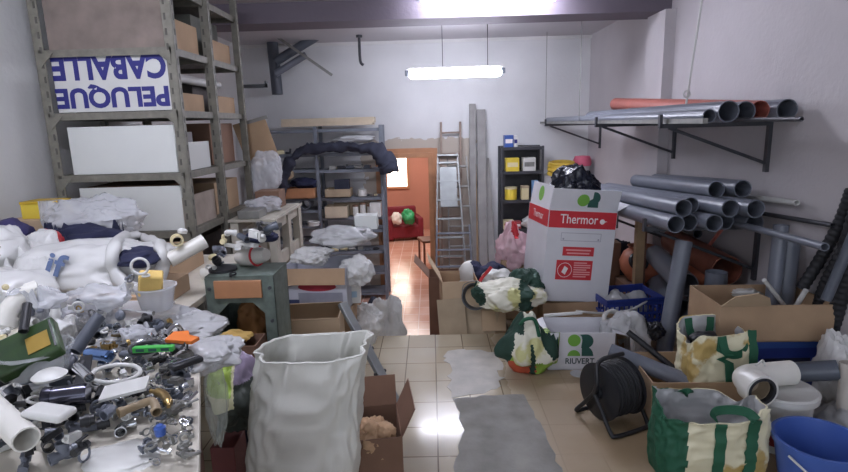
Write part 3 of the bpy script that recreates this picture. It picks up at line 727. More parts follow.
# upside-down shop sign, lettering dark blue on white
sw, sh = RX1-RX0-.085, .355
sg = thing('shop_sign', 'white sign board with blue lettering standing upside down in the end of the rack', 'sign', ((RX0+RX1)/2, RY0+.045, 1.736))
MB().box((0,0,sh/2),(sw,.018,sh)).build('panel', mat('sign_white',(206,206,202),.5,var=.05), sg)
for word, w_, z0, hh in (('PELUQUE', .738, .022, .152), ('CABALLE', .738, .196, .157)):
    vs, fs = text(word, w_, hh, .04)
    t = Matrix.Translation((sw/2-.012, -.0105, z0+hh)) @ UPR @ Matrix.Rotation(math.pi, 4, 'Z')
    mb = MB().add(vs, fs, 0, t); mb.build('lettering', blue_print, sg)
def onrack(name, label, c, d, m, rot=(0,0,0), cat='board'): return tag(MB().box((0,0,d[2]/2), d).build(name, m, None, (c[0],c[1],c[2]+.002), rot, bev=.002), label, cat)
xm = (RX0+RX1)/2; W_ = RX1-RX0-.09
onrack('board', 'brown mottled panel closing the top end of the left rack', (xm, RY0+.04, 2.12), (W_,.02,.39), mat('mottled_brown',(128,116,108),.8,var=.25,scale=7))
onrack('board', 'white board standing in the end of the left rack just under the blue sign', (xm+.01, RY0+.05, 1.33), (W_-.04,.02,.31), white_board)
onrack('board', 'white board lowest in the end of the left rack above the heaped bench', (xm+.02, RY0+.05, .94), (W_-.06,.02,.3), white_board)
xs = RX1-.045
onrack('board', 'low white board standing in the long side of the left rack at mid height', (xs, (RY0+RYM)/2, 1.33), (.018,.5,.19), white_board)
onrack('board', 'grey dusty board standing in the long side of the left rack at the bottom', (xs, (RY0+RYM)/2, .94), (.018,.52,.22), mat('dusty_board',(160,146,134),.8,var=.2))
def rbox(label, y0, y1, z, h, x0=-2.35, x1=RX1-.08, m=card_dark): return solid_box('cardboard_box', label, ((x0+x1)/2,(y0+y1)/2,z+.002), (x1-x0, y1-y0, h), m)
onrack('cardboard_strip', 'cardboard strip along the near bay of the left rack beside the sign', (xs,(RY0+RYM)/2,1.73), (.008,.5,.12), card)
onrack('cardboard_strip', 'cardboard strip along the far bay of the left rack level with the sign', (xs,(RYM+RY1)/2,1.73), (.008,.54,.13), card)
onrack('cardboard_strip', 'deep cardboard strip along the near bay of the left rack at the top', (xs,(RY0+RYM)/2,2.12), (.008,.5,.2), card)
onrack('cardboard_strip', 'cardboard strip along the far bay of the left rack at the top', (xs,(RYM+RY1)/2,2.12), (.008,.54,.16), card)
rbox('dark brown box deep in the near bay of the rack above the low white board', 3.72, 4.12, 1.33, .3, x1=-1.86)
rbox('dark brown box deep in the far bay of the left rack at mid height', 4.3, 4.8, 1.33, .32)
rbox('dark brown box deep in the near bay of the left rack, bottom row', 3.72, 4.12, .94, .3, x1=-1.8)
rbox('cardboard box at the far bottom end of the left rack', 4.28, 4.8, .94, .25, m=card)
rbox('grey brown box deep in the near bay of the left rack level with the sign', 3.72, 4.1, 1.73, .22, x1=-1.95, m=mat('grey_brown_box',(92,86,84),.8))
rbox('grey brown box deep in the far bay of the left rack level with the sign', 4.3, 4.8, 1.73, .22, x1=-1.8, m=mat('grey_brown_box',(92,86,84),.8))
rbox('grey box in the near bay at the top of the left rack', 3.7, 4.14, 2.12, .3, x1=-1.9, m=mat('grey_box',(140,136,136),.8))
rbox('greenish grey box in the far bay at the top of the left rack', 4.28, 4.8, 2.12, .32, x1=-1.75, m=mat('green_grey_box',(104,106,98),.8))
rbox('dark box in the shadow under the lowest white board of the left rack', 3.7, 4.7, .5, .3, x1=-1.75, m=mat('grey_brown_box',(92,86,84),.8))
pipe_thing('white_tube', 'thin white square tube lying across the left rack above the cardboard strip', (-1.75,3.7,1.96), (-1.75,4.7,1.96), .03, white_pl)
solid_box('box', 'small grey box on the low white board level of the left rack', (-1.76,3.95,1.332), (.1,.1,.26), mat('grey_box',(140,136,136),.8))
tin('tin', 'round silver tin beside the cardboard strip in the left rack', (-1.73,3.76,1.732), .045, .16, chrome)
tin('tin', 'steel tin lying low in the near bay of the left rack', (-1.72,3.75,.922), .05, .25, steel)
cf = thing('cardboard_flap', 'cardboard sheet hanging tilted off the far end of the left rack', 'cardboard', (-1.56,4.95,1.68), (8,0,0))
MB().box((.0,0,-.19),(.3,.006,.38), rot=(0,-14,0)).build('sheet', card, cf); MB().box((0,-.004,-.01),(.26,.004,.03), rot=(0,-14,0)).build('tape', steel, cf)
crumple('plastic_bag', 'clear plastic bag hanging off the far end of the left rack under the cardboard sheet', 'plastic bag', (-1.5,4.95,1.2), (.16,.1,.2), 11, bag_clear, conform=False, keep=False)
tag(MB().box((0,0,0),(.22,.02,.03)).box((.1,0,.015),(.02,.02,.05)).build('coat_hook', black, None, (-1.5,RY1+.02,1.96)), 'short dark metal arm sticking out of the rack toward the back wall', 'bracket')
# ---------------- left workbench ----------------
BZ = .80
A_, B_ = at(199, 470, Z=BZ), at(200, 360, Z=BZ)
HFB = [None]
def tbl(px, py, z=.86): return hit(px, py, H=HFB[0])
wb = thing('workbench', 'long white-topped workbench along the left wall buried in fittings', 'workbench', (-1.7, 2.3, 0))
wc = wb.location.copy()
e0 = A_+(A_-B_)*.8
poly = [(e0.x,e0.y),(B_.x,B_.y),(B_.x-.08,2.02),(-1.14,2.2),(-1.14,3.5),(XL+.02,3.5),(XL+.02,e0.y)]
poly = [(x-wc.x, y-wc.y) for x, y in poly]
MB().prism(poly, .035, t=T((0,0,BZ-.035))).build('top', mat('bench_top_white',(212,206,192),.45,var=.15), wb, bev=.004)
side = MB(); d = (B_-e0); n_ = Vector((d.y,-d.x,0)).normalized(); mid = (e0+B_)/2-n_*.035
side.box((mid.x-wc.x, mid.y-wc.y, (BZ-.04)/2), (d.length*.96,.022,BZ-.04), rot=(0,0,math.degrees(math.atan2(d.y,d.x))))
side.build('side_panel', brown_wood, wb, bev=.003)
for x, y in ((-2.5,1.2),(-2.5,3.4),(-1.22,3.4),(-1.22,2.3)): MB().box((x-wc.x,y-wc.y,(BZ-.035)/2),(.06,.06,BZ-.035)).build('leg', brown_wood, wb)
mark(wb)
# ------- back of the bench: boxes, bags, cloth
def put(o, **k): return drop(o, **k)
put(solid_box('cardboard_box', 'small cardboard box against the left wall under the yellow box', (-2.36,3.3,BZ), (.3,.3,.31), card_light))
put(solid_box('box', 'yellow box on the cardboard box left of the rack', (-2.33,3.27,1.1), (.2,.16,.1), yellow, lid=mat('yellow_lid',(206,170,40),.5)))
put(solid_box('cardboard_box', 'flat cardboard box buried under the bags at the back of the workbench', (-1.75,3.0,BZ), (.7,.5,.14), card))
put(solid_box('cardboard_box', 'low cardboard box buried under the lettered white bag', (-1.55,2.5,BZ), (.6,.4,.09), card))
crumple('plastic_bag', 'wrinkled clear plastic film in front of the lowest white rack board', 'plastic bag', at(95,222,Y=3.2), (.27,.2,.15), 21, bag_clear, crease=.2)
crumple('cloth', 'red cloth scrap between the grey bag and the navy cloth', 'cloth', at(47,243,Y=2.75), (.08,.08,.07), 22, red, sub=4)
crumple('cloth', 'navy blue cloth bundle behind the lettered white bag', 'cloth', at(92,250,Y=2.97), (.3,.15,.13), 23, navy, crease=.1)
crumple('cloth', 'navy cloth at the left edge of the photo on the bench', 'cloth', at(5,238,Y=2.9), (.13,.15,.1), 24, mat('indigo_cloth',(58,54,96),.9), sub=4)
crumple('plastic_bag', 'grey white bag with a tan lump at the far left on the bench', 'plastic bag', at(4,260,Y=2.6), (.2,.2,.16), 25, bag_white, pick=lambda v: 1 if (v-Vector((.05,-.8,.35))).length < .5 else 0, mats=[bag_white, kraft])
# lettered bag with its loop handle
bagc = at(100, 268, Y=2.56)
bg = crumple('carrier_bag', 'large white carrier bag with blue letters and an open loop handle on the bench', 'carrier bag', bagc, (.33,.22,.14), 26, bag_white, crease=.07, rough=.5)
from mathutils.bvhtree import BVHTree
def drape(o, pts_px, zg, lift=.008):
    me = o.data; tr_ = BVHTree.FromPolygons([v.co+o.location for v in me.vertices], [tuple(p.vertices) for p in me.polygons]); out = []
    for px, py in pts_px:
        d = (at(px, py, Y=5)-Vector((0,0,EYE))).normalized(); h = tr_.ray_cast(Vector((0,0,EYE)), d)[0]
        out.append((h-d*lift if h is not None else at(px, py, Z=zg))-o.location)
    return out
vs, fs = text('if', 1, 1, .02); p00, p10, p01 = hit(46,274), hit(65,280), hit(53,252)
nl = (p10-p00).cross(p01-p00).normalized(); nl = nl if nl.z > 0 else -nl
mb = MB().add([p00+(p10-p00)*v.x+(p01-p00)*v.y+nl*.014-bg.location for v in vs], fs); mb.build('lettering', mat('bag_letters',(86,104,140),.5), bg)
hp = [(140,292),(118,272),(116,250),(128,238),(146,240),(163,250),(165,268),(158,284),(140,292)]
hpt = [hit(x, y)+Vector((0,-.02,.012)) for x, y in hp[:-1]]
mb = MB().sweep([p-bg.location for p in hpt], .028, 10, closed=True, smooth=6)
mb.v = [tuple(Vector(v)+Vector((noise.noise(Vector(v)*14)*.014,)*3)) for v in mb.v]
mb.build('handle', bag_white, bg, sharp=70)
crumple('cloth', 'navy cloth showing through the loop of the white carrier bag', 'cloth', hit(139,263)+Vector((0,0,.02)), (.085,.09,.035), 27, navy, sub=4, crease=.08)
crumple('plastic_bag', 'smooth white bag bulging at the left edge of the photo in front', 'plastic bag', at(8,300,Y=2.3), (.22,.17,.14), 28, bag_white, crease=.06)
crumple('plastic_bag', 'long clear plastic bag lying across the bench in front of the lettered bag', 'plastic bag', tbl(138,322,.9), (.24,.14,.075), 29, bag_clear, crease=.12, rotz=12)
crumple('plastic_bag', 'grey plastic bag spread at the right edge of the bench beside the green cabinet', 'plastic bag', tbl(195,326,.86), (.14,.13,.05), 30, bag_grey, crease=.12)
crumple('plastic_bag', 'clear bag of white clips in the middle of the bench', 'plastic bag', tbl(78,322,.92), (.13,.1,.07), 31, bag_clear, crease=.28)
crumple('plastic_bag', 'small crumpled clear bag left of the dark tube', 'plastic bag', tbl(55,330,.92), (.1,.1,.08), 32, bag_clear, crease=.28)
crumple('plastic_bag', 'crumpled clear bag right of the dark tube on the bench', 'plastic bag', tbl(122,346,.88), (.1,.09,.06), 33, bag_clear, crease=.26)
crumple('plastic_bag', 'bluish clear bag at the front left corner of the bench', 'plastic bag', tbl(18,402,.9), (.09,.08,.06), 34, bag_clear, crease=.2)
crumple('plastic_bag', 'white plastic scrap beside the dark strap on the bench', 'plastic bag', tbl(66,395,.86), (.09,.08,.045), 35, bag_grey, crease=.2)
crumple('plastic_bag', 'white bag draped over the far right corner of the bench', 'plastic bag', (B_.x+.02,B_.y+.03,.81), (.11,.12,.05), 36, bag_grey, crease=.16)
crumple('plastic_bag', 'thin greenish clear bag hanging down from the right edge of the bench', 'plastic bag', at(216,398,Y=1.84), (.035,.06,.17), 37, film_thin, conform=False, crease=.2, keep=False)
# tub with sponge
def tub(name, label, c, r0, r1, h, m, cat='tub', t=.003):
    return tag(MB().lathe([(0,0),(r0,0),(r1,h),(r1+.006,h),(r1+.006,h-.008),(r1-t,h-.004),(r0-t,t),(0,t)], 28).build(name, m, None, c), label, cat)
q = tbl(158, 312, .84); put(tub('tub', 'clear tapered tub with a yellow sponge on the bench', q, .06, .08, .1, bag_clear))
sp_ = solid_box('sponge', 'yellow block of sponge in the clear tub', (q.x-.01,q.y-.02,1.0), (.09,.08,.09), cream_pl, 'sponge', (10,8,24), bev=.008); sp_.data.materials[0] = mat('sponge_yellow',(222,190,112),.8,bump=.2); put(sp_, sink=.03)
# white pipes behind, and odds on the grey bench
def laid(name, label, a, b, r, m, t=.004, cat='pipe', **k):
    o = pipe_thing(name, label, a, b, r, m, t, cat, **k); return drop(o)
def Yp(px, py, Y): return at(px, py, Y=Y)
laid('pipe', 'thick short white pipe on the bench right of the carrier bag', Yp(172,284,2.5), Yp(207,264,2.6), .036, pvc_white)
laid('pipe', 'white pipe offcut lying crosswise behind the thick short one', Yp(200,249,2.9), Yp(219,244,2.9), .032, pvc_white)
laid('pipe', 'thin white pipe piece by the navy cloth on the bench', Yp(168,253,2.9), Yp(183,248,2.9), .02, white_pl)
# green-grey cabinet with an octagonal opening
mx0, mx1, my0, my1, mz = -1.13, -.79, 2.6, 2.86, .885
gm = thing('metal_cabinet', 'green-grey metal stand with an octagonal opening and an orange panel', 'stand', ((mx0+mx1)/2,(my0+my1)/2,0)); gc = gm.location.copy()
W2 = (mx1-mx0)/2; D2 = (my1-my0)/2
fr = MB(); hx, hz0, hz1, cc = .115, .33, .755, .055
inn = [(-hx,hz0),(hx,hz0),(hx,hz1-cc),(hx-cc,hz1),(-hx+cc,hz1),(-hx,hz1-cc)]
outp = [(-W2,.0),(W2,.0),(W2,.7),(W2,mz),(-W2,mz),(-W2,.7)]
for y, f in ((-D2,1),(-D2+.012,0)):
    n = 6; vs = [(a,y,b) for a, b in outp]+[(a,y,b) for a, b in inn]
    fr.add(vs, [(i,(i+1)%n,n+(i+1)%n,n+i) for i in range(n)])
fr.add([(a,-D2,b) for a, b in inn]+[(a,-D2+.012,b) for a, b in inn], [(i,(i+1)%6,6+(i+1)%6,6+i) for i in range(6)])
fr.build('front_plate', hammer_green, gm)
bd = MB()
bd.box((W2-.004,.006,mz/2),(.008,2*D2-.012,mz)); bd.box((-W2+.004,.006,mz/2),(.008,2*D2-.012,mz)); bd.box((0,D2-.004,mz/2),(2*W2,.008,mz)); bd.box((0,.006,mz+.003),(2*W2,2*D2,.008))
bd.build('body', hammer_green, gm)
MB().box((-.005,-D2-.008,.828),(.235,.014,.09)).build('front_panel', wood_orange, gm, bev=.003)
for x in (-.15,.15):
    for z in (.83,.66,.5,.34): MB().cyl((x,-D2-.008,z),(x,-D2,z),.009,n=6).build('bolt', dark_metal, gm)
mark(gm)
ct = carton('cardboard_box', 'reddish brown box standing inside the octagonal opening', (gc.x,2.5,0), .23, .16, .6, m=card_dark, flaps='')
crumple('paper', 'crumpled brown wrapping paper filling the octagonal opening', 'paper', (gc.x,2.75,.55), (.1,.07,.16), 41, mat('brown_paper',(150,104,58),.7,var=.3), conform=False, keep=False)
crumple('paper', 'yellow packing sheet on top of the reddish brown box', 'paper', (gc.x-.02,2.52,.61), (.08,.06,.025), 42, mat('yellow_sheet',(214,178,104),.6), conform=False, keep=False, sub=4)
# tools lying on top of it
def tool_light(label, c, rot, seed=1):
    r = thing('power_tool', label, 'tool', c, rot)
    MB().lathe([(0,-.11),(.03,-.11),(.045,-.08),(.05,0),(.042,.06),(.03,.1),(0,.1)], 20).build('body', mat('dusty_white',(196,192,184),.6), r)
    MB().sweep([(.03,0,-.02),(.09,.01,-.03),(.13,.02,-.06),(.14,.02,-.1)], .02, 10, smooth=5).build('handle', mat('dusty_white',(196,192,184),.6), r)
    MB().torus((0,0,.03),.05,.006,24,6).build('ring', red, r); return r
def grind(label, c, rot):
    return tool_light(label, c, rot)
put(grind('dusty white hand tool with a red ring on top of the green-grey stand', (gc.x+.02,2.78,1.0), (80,10,60)))
disc_ = tag(MB().lathe([(0,0),(.07,0),(.07,.012),(.02,.03),(0,.03)], 28).build('grinding_disc', black_rub, None, (gc.x-.12,2.72,1.0)), 'black round disc at the left edge of the green-grey stand', 'disc'); put(disc_)
for i, (dx, dy, rz) in enumerate(((-.06,2.78,20),(-.02,2.72,-30),(.03,2.68,10))):
    put(tag(MB().box((0,0,.007),(.16,.03,.014)).build('plastic_strip', white_pl, None, (gc.x+dx,dy,1.1), (0,0,rz-50)), 'loose white plastic strip among the tools on the green-grey stand', 'strip', 'white strips on the stand'))
put(crumple('cloth', 'dark navy glove-like rag on top of the green-grey stand', 'cloth', (gc.x+.08,2.74,.93), (.08,.07,.03), 44, navy, sub=4, conform=False))
put(tag(MB().add([tuple(v*.02+Vector((0,0,.02))) for v in ico(3)[0]], ico(3)[1]).build('ball', white_pl, None, (gc.x+.12,2.64,1)), 'small white ball at the right edge of the green-grey stand', 'ball'))
put(tag(MB().cyl((-.09,0,.008),(.09,0,.008),.007,n=8).cyl((.07,0,.008),(.1,0,.008),.012,n=8).build('steel_rod', steel, None, (gc.x+.08,2.76,1.2),(0,0,35)), 'thin steel rod lying over the tools on the green-grey stand', 'rod'))
put(tag(MB().cyl((-.07,0,.01),(.07,0,.01),.009,n=8).box((.08,0,.01),(.03,.03,.018)).build('wrench', steel, None, (gc.x+.1,2.8,1.2),(0,0,-30)), 'small steel wrench at the back right of the green-grey stand', 'wrench'))
# whitewashed rack end behind
wfx = thing('slatted_stand', 'whitewashed wooden slatted frame standing between the left rack and the back shelving', 'frame', (-1.33,4.4,0))
for x in (-.14,.14):
    for y in (-.36,0,.36): MB().box((x,y,.46),(.06,.09,.92)).build('post', wood_white, wfx, bev=.003)
    for z in (.9,.6,.12): MB().box((x,0,z),(.03,.8,.1)).build('rail', wood_white, wfx, bev=.003)
MB().box((0,0,.935),(.36,.84,.02)).build('top', wood_white, wfx, bev=.003); mark(wfx)
put(solid_box('box', 'brown box on the whitewashed frame', (-1.36,4.6,1), (.2,.2,.14), card_dark)); put(solid_box('box', 'grey box on the near end of the whitewashed frame', (-1.36,4.1,1), (.16,.2,.06), steel))
crumple('plastic_bag', 'clear bag slumped on the whitewashed frame', 'plastic bag', (-1.34,4.36,1.0), (.13,.16,.07), 46, bag_clear, sub=4, crease=.22)
def bent(mb, pts, r, m=0, n=18, smooth=6, sock=True):
    mb.sweep(pts, r, n, m, smooth=smooth, cap=False); P = [Vector(p) for p in pts]
    for a, b in ((P[0],P[1]),(P[-1],P[-2])):
        d = (b-a).normalized(); mb.pipe(a, a+d*r*1.1, r*1.22, r*.26, n, m)
    return mb
# ------- small fittings: a few kinds, many copies
def F_elbow(r=.016): return bent(MB(), [(0,0,-.03),(0,0,0),(.008,0,.014),(.022,0,.022),(.05,0,.022)], r, n=14, smooth=4)
def F_tee(r=.015):
    mb = MB().cyl((-.035,0,0),(.035,0,0),r,n=14,cap=False); mb.cyl((0,0,0),(0,0,.035),r,n=14,cap=False)
    for a, b in (((-.04,0,0),(-.022,0,0)),((.04,0,0),(.022,0,0)),((0,0,.04),(0,0,.022))): mb.pipe(a,b,r*1.25,r*.3,14)
    return mb
def F_sleeve(r=.02): return MB().pipe((0,0,0),(0,0,.045),r,.004,18).pipe((0,0,.015),(0,0,.03),r+.004,.004,18)
def F_ring(r=.028): return MB().torus((0,0,.005),r,.005,26,8)
def F_cap(): return MB().lathe([(0,0),(.018,0),(.02,.012),(.012,.02),(0,.021)],16)
def F_valve():
    mb = MB().cyl((-.028,0,0),(.028,0,0),.011,n=10); mb.cyl((-.034,0,0),(-.018,0,0),.015,n=6); mb.cyl((.034,0,0),(.018,0,0),.015,n=6)
    mb.cyl((0,0,0),(0,0,.028),.008,n=8); mb.box((.012,0,.03),(.05,.011,.006)); return mb
def F_stub(): return MB().pipe((-.045,0,0),(.045,0,0),.016,.003,16)
def F_clip():
    mb = MB().torus((0,0,.006),.016,.004,18,6); mb.box((.02,0,.006),(.016,.012,.01)); return mb
def F_bolt(): return MB().cyl((0,0,0),(.045,0,0),.005,n=8).cyl((-.008,0,0),(0,0,0),.01,n=6)
def F_nut(): return MB().lathe([(.008,0),(.016,0),(.016,.012),(.008,.012),(.008,0)],6)
def F_block(): return MB().box((0,0,.012),(.06,.034,.024)).box((0,0,.027),(.04,.022,.008)).cyl((.03,0,.012),(.045,0,.012),.008,n=10)
def F_hook(): return MB().sweep([(0,0,0),(0,0,.03),(.012,0,.045),(.03,0,.04),(.034,0,.02)],.006,8,smooth=4).cyl((0,0,-.004),(0,0,.004),.014,n=12)
KIND = {'elbow':(F_elbow,'pipe_elbow','elbow'),'tee':(F_tee,'pipe_tee','tee'),'sleeve':(F_sleeve,'pipe_sleeve','sleeve'),'ring':(F_ring,'gasket_ring','ring'),'cap':(F_cap,'end_cap_fitting','cap'),'valve':(F_valve,'stop_valve','valve'),
        'stub':(F_stub,'pipe_stub','pipe stub'),'clip':(F_clip,'pipe_clip','clip'),'bolt':(F_bolt,'bolt_fitting','bolt'),'nut':(F_nut,'hex_nut','nut'),'block':(F_block,'fitting_block','fitting'),'hook':(F_hook,'hook_fitting','hook')}
PAL = {'white':white_pl,'grey':grey_pvc,'black':black,'chrome':chrome,'brass':brass,'dark grey':grey_pvc_dark,'steel':steel,'cream':cream_pl}
_pm = {}
def fitting(kind, colr, x, y, place, group, sc=1.0, r_=None, top=None):
    r_ = r_ or rng; fn, nm, cat = KIND[kind]
    if (kind, colr) not in _pm: _pm[(kind, colr)] = fn().mesh(nm, PAL[colr])
    o = bpy.data.objects.new(nm, _pm[(kind, colr)]); COL.objects.link(o)
    o.location = (x, y, 1.5); a = r_.choice((0,0,90,90,70,-30)); o.rotation_euler = [math.radians(v) for v in (a, r_.uniform(-18,18), r_.uniform(0,360))]; o.scale = (sc,)*3
    tag(o, 'small %s %s %s' % (colr, cat, place), cat, '%s %ss %s' % (colr, cat, group)); o['category'] = cat
    if drop(o, ks=[], top=top) is None: bpy.data.objects.remove(o); return None
    return o
def inside(x, y, P):
    c = False; n = len(P)
    for i in range(n):
        (x0,y0),(x1,y1) = P[i], P[(i+1)%n]
        if (y0 > y) != (y1 > y) and x < (x1-x0)*(y-y0)/(y1-y0)+x0: c = not c
    return c
HF0 = HF.copy(); HFB[0] = HF0
def at0(q): return float(HF0[min(HN-1,max(0,int((q.x-HX0)/HC))), min(HM-1,max(0,int((q.y-HY0)/HC)))])
TP = [(x+wc.x, y+wc.y) for x, y in poly]
def scatter(n, px0, px1, py0, py1, kinds, cols, place, group, seed, s0=.9, s1=1.3, zt=BZ+.04, ok=None, zmax=9):
    r_ = random.Random(seed); k = 0
    for _ in range(n*6):
        if k >= n: break
        q = hit(r_.uniform(px0,px1), r_.uniform(py0,py1), H=HF0)
        if ok and not ok(q.x, q.y): continue
        if hz(q.x, q.y) > at0(q)+.05: continue
        if fitting(r_.choice(kinds), r_.choice(cols), q.x, q.y, place, group, r_.uniform(s0,s1), r_, at0(q)+.085): k += 1
onb = lambda x, y: inside(x, y, TP) and inside(x+.025, y, TP)
scatter(90, 150, 197, 404, 468, ('clip','clip','valve','bolt','nut','hook'), ('steel','chrome','dark grey','steel'), 'in the metal heap at the right front edge of the bench', 'on the right front edge', 3, 0.5, 0.8, ok=onb)
scatter(60, 125, 196, 362, 408, ('valve','elbow','block','hook','clip','sleeve'), ('black','dark grey','chrome','grey','steel'), 'in the dark heap around the green level', 'around the green level', 4, 0.5, 0.8, ok=onb)
scatter(60, 60, 150, 384, 440, ('elbow','sleeve','block','stub','cap','ring'), ('white','grey','black','dark grey','chrome'), 'in the mixed heap around the black strap', 'around the black strap', 5, 0.5, 0.85, ok=onb)
scatter(56, 0, 90, 400, 471, ('elbow','block','stub','ring','valve','tee'), ('black','dark grey','grey','white'), 'in the dark heap at the lower left corner', 'at the lower left corner', 6, 0.5, 0.9, ok=onb)
scatter(50, 85, 175, 335, 375, ('valve','hook','elbow','block','tee','cap'), ('chrome','brass','black','dark grey','white'), 'in the heap right of the dark ribbed tube', 'right of the dark tube', 8, 0.5, 0.85, ok=onb)
scatter(44, 0, 75, 330, 400, ('elbow','tee','sleeve','stub','cap','ring'), ('white','white','grey','cream'), 'in the white heap around the round clear tub', 'around the round tub', 9, 0.6, 1.0, ok=onb)
scatter(24, 182, 225, 244, 296, ('elbow','tee','sleeve','stub','cap'), ('white','white','cream','grey'), 'in the white heap behind the yellow sponge', 'behind the sponge', 10, 1.1, 1.7, zt=BZ+.1, ok=onb)
scatter(16, 60, 165, 312, 336, ('sleeve','cap','ring','clip'), ('white','white','grey'), 'on the clear bags in the middle of the bench', 'on the clear bags', 11, .8, 1.2, ok=onb)
def put(o, **k):
    k.setdefault('q', .9); return drop(o, **k)
# ------- front heap, large pieces
q = tbl(24, 352, .92); put(tag(bent(MB(), [(-.02,-.05,-.06),(-.01,-.02,-.01),(.02,.02,.03),(.06,.05,.04)], .034).build('pipe_elbow', pvc_white, None, q), 'large white pipe elbow with a dark open mouth at the left on the bench', 'elbow'))
q = tbl(42, 394, .86); put(tub('tub', 'round clear tub holding a green and gold tin at the left of the bench', q, .082, .098, .075, tub_clear))
tn = thing('tin_box', 'green and gold tin box tilted in the round clear tub', 'tin box', (q.x+.01,q.y-.02,1), (34,-20,28))
MB().box((0,0,.022),(.17,.13,.04)).build('body', mat('tin_green',(34,56,34),.35,var=.4,scale=14,col2=(52,76,38)), tn, bev=.006); MB().box((.035,-.0508,.022),(.05,.001,.034)).box((.035,-.01,.0446),(.06,.06,.001)).build('gold_label', mat('gold_print',(156,128,54),.4), tn); MB().box((.0765,0,.022),(.004,.104,.05)).build('rim', chrome, tn); put(tn, sink=.03)
laid('tube', 'dark grey ribbed tube leaning in the middle of the bench', Yp(78,372,1.72), Yp(102,336,1.83), .022, grey_pvc_dark, .003, 'tube')
st_ = tag(MB().box((0,0,.006),(.24,.034,.012)).box((.118,0,.008),(.012,.04,.018)).build('strap', black, None, tbl(88,398,.95), (0,0,-62)), 'flat black metal strap lying aslant across the front of the bench', 'strap')
put(tag(MB().torus((0,0,.006),.066,.0065,40,8,0,None,(1,.9)).build('ring', white_pl, None, tbl(120,400,.95), (0,6,0)), 'large thin white plastic ring at the middle front of the bench', 'ring'))
put(tag(MB().torus((0,0,.008),.05,.007,36,8).build('ring', black_rub, None, tbl(150,372,.95), (0,0,0)), 'black rubber ring behind the green level', 'ring'))
lv = thing('spirit_level', 'bright green level lying across the bench', 'level', tbl(158,380,.95), (0,0,3)); MB().box((0,0,.009),(.13,.022,.018)).build('body', green, lv, bev=.002)
for s in (-.04,0,.04): MB().box((s,-.0115,.009),(.026,.001,.01)).build('window', green_dk, lv)
put(lv)
put(tag(MB().prism([(-.05,-.025),(.05,-.03),(.062,.0),(.02,.012),(.0,.04),(-.05,.03)], .012).build('plastic_guard', orange, None, tbl(185,357,.93), (8,0,-8)), 'flat orange plastic piece near the right edge of the bench', 'plastic piece'))
rm = thing('remote_control', 'small black handset with buttons near the right edge of the bench', 'remote', tbl(189,388,.95), (0,0,50)); MB().box((0,0,.009),(.1,.042,.018)).build('body', black, rm, bev=.006); MB().box((0,0,.0185),(.08,.008,.002)).build('stripe', chrome, rm); put(rm)
put(tag(MB().lathe([(0,-.05),(.018,-.05),(.02,-.02),(.02,.05),(.014,.055),(0,.055)],18).build('shiny_canister', mat('blue_chrome',(110,140,190),.15,metal=.9), None, tbl(102,378,.95), (90,0,70)), 'shiny blue silver canister lying right of the dark tube', 'canister'))
dk = thing('sink_trap', 'shiny dark grey cylinder with a collar lying at the front of the bench', 'trap', tbl(72,433,.9), (90,0,-74))
MB().lathe([(0,-.055),(.026,-.055),(.028,-.05),(.028,.03),(.0,.03)], 24).build('body', mat('dark_chrome',(92,92,104),.18,metal=.85), dk); MB().lathe([(.0,.03),(.03,.03),(.032,.04),(.03,.052),(.02,.056),(0,.056)], 24).build('collar', mat('dark_chrome2',(60,60,70),.25,metal=.8), dk); put(dk)
big = laid('pipe', 'thick white pipe at the lower left corner with its open end toward the camera', Yp(-30,392,1.36), Yp(28,448,1.16), .031, pvc_white, .004)
put(tag(MB().lathe([(0,0),(.04,0),(.045,.008),(.03,.02),(0,.022)], 24).build('round_cap', white_pl, None, tbl(58,424,.9)), 'white round cap beside the dark grey cylinder', 'cap'))
laid('pipe', 'short chrome pipe stub with a dark mouth right of the dark cylinder', Yp(84,408,1.44), Yp(96,420,1.38), .014, chrome, .003)
put(tag(MB().box((0,0,.004),(.12,.09,.008)).build('white_plate', white_pl, None, tbl(130,420,.95), (0,-6,20)), 'thin white plastic plate between the ring and the clips', 'plate'))
crumple('plastic_bag', 'flat white envelope at the very front of the bench', 'envelope', tbl(122,458,.86), (.1,.07,.014), 51, white_pl, crease=.05, sub=4)
put(tag(bent(MB(), [(-.05,-.02,0),(-.02,.02,.0),(.02,.02,.01),(.05,-.02,0)], .011).build('hose_piece', mat('tan_hose',(146,128,100),.5), None, tbl(146,440,.92)), 'curved tan hose piece left of the steel clips', 'hose'))
put(tag(MB().sweep([(-.06,0,0),(-.02,.012,0),(.03,.005,0),(.07,-.01,0)],[.006,.012,.012,.005],10,smooth=5).build('water_tap', brass, None, tbl(165,432,.92),(0,0,-40)), 'long brass-coloured tap body among the clips', 'tap'))
put(solid_box('soap_dish', 'wide white plastic tray at the front left bottom of the photo', tbl(58,464,.86), (.11,.06,.02), white_pl, 'tray', (0,4,-10), bev=.008))
drop(st_, q=.6)
laid('tube', 'short black tube lying in front of the round clear tub', tbl(38,412)+Vector((0,0,.05)), tbl(42,386)+Vector((0,0,.06)), .013, black, .003, 'tube')
put(tag(MB().lathe([(0,0),(.012,0),(.014,.02),(.008,.026),(0,.026)],12).build('blue_cap', blue, None, tbl(165,467,.9)), 'small blue plastic cap at the front edge of the bench', 'cap'))
put(tag(MB().cyl((-.08,0,0),(.08,0,0),.004,n=8).cyl((.06,0,0),(.085,0,0),.008,n=8).build('chrome_rod', chrome, None, tbl(140,338,1), (0,0,-20)), 'thin chrome rod behind the orange plastic piece', 'rod'))
put(tag(bent(MB(), [(0,0,0),(0,.0,.05),(.02,.0,.075),(.05,0,.08)], .009, n=12).build('tap_spout', chrome, None, tbl(168,355,.95), (0,70,80)), 'chrome tap spout standing out left of the orange piece', 'tap'))
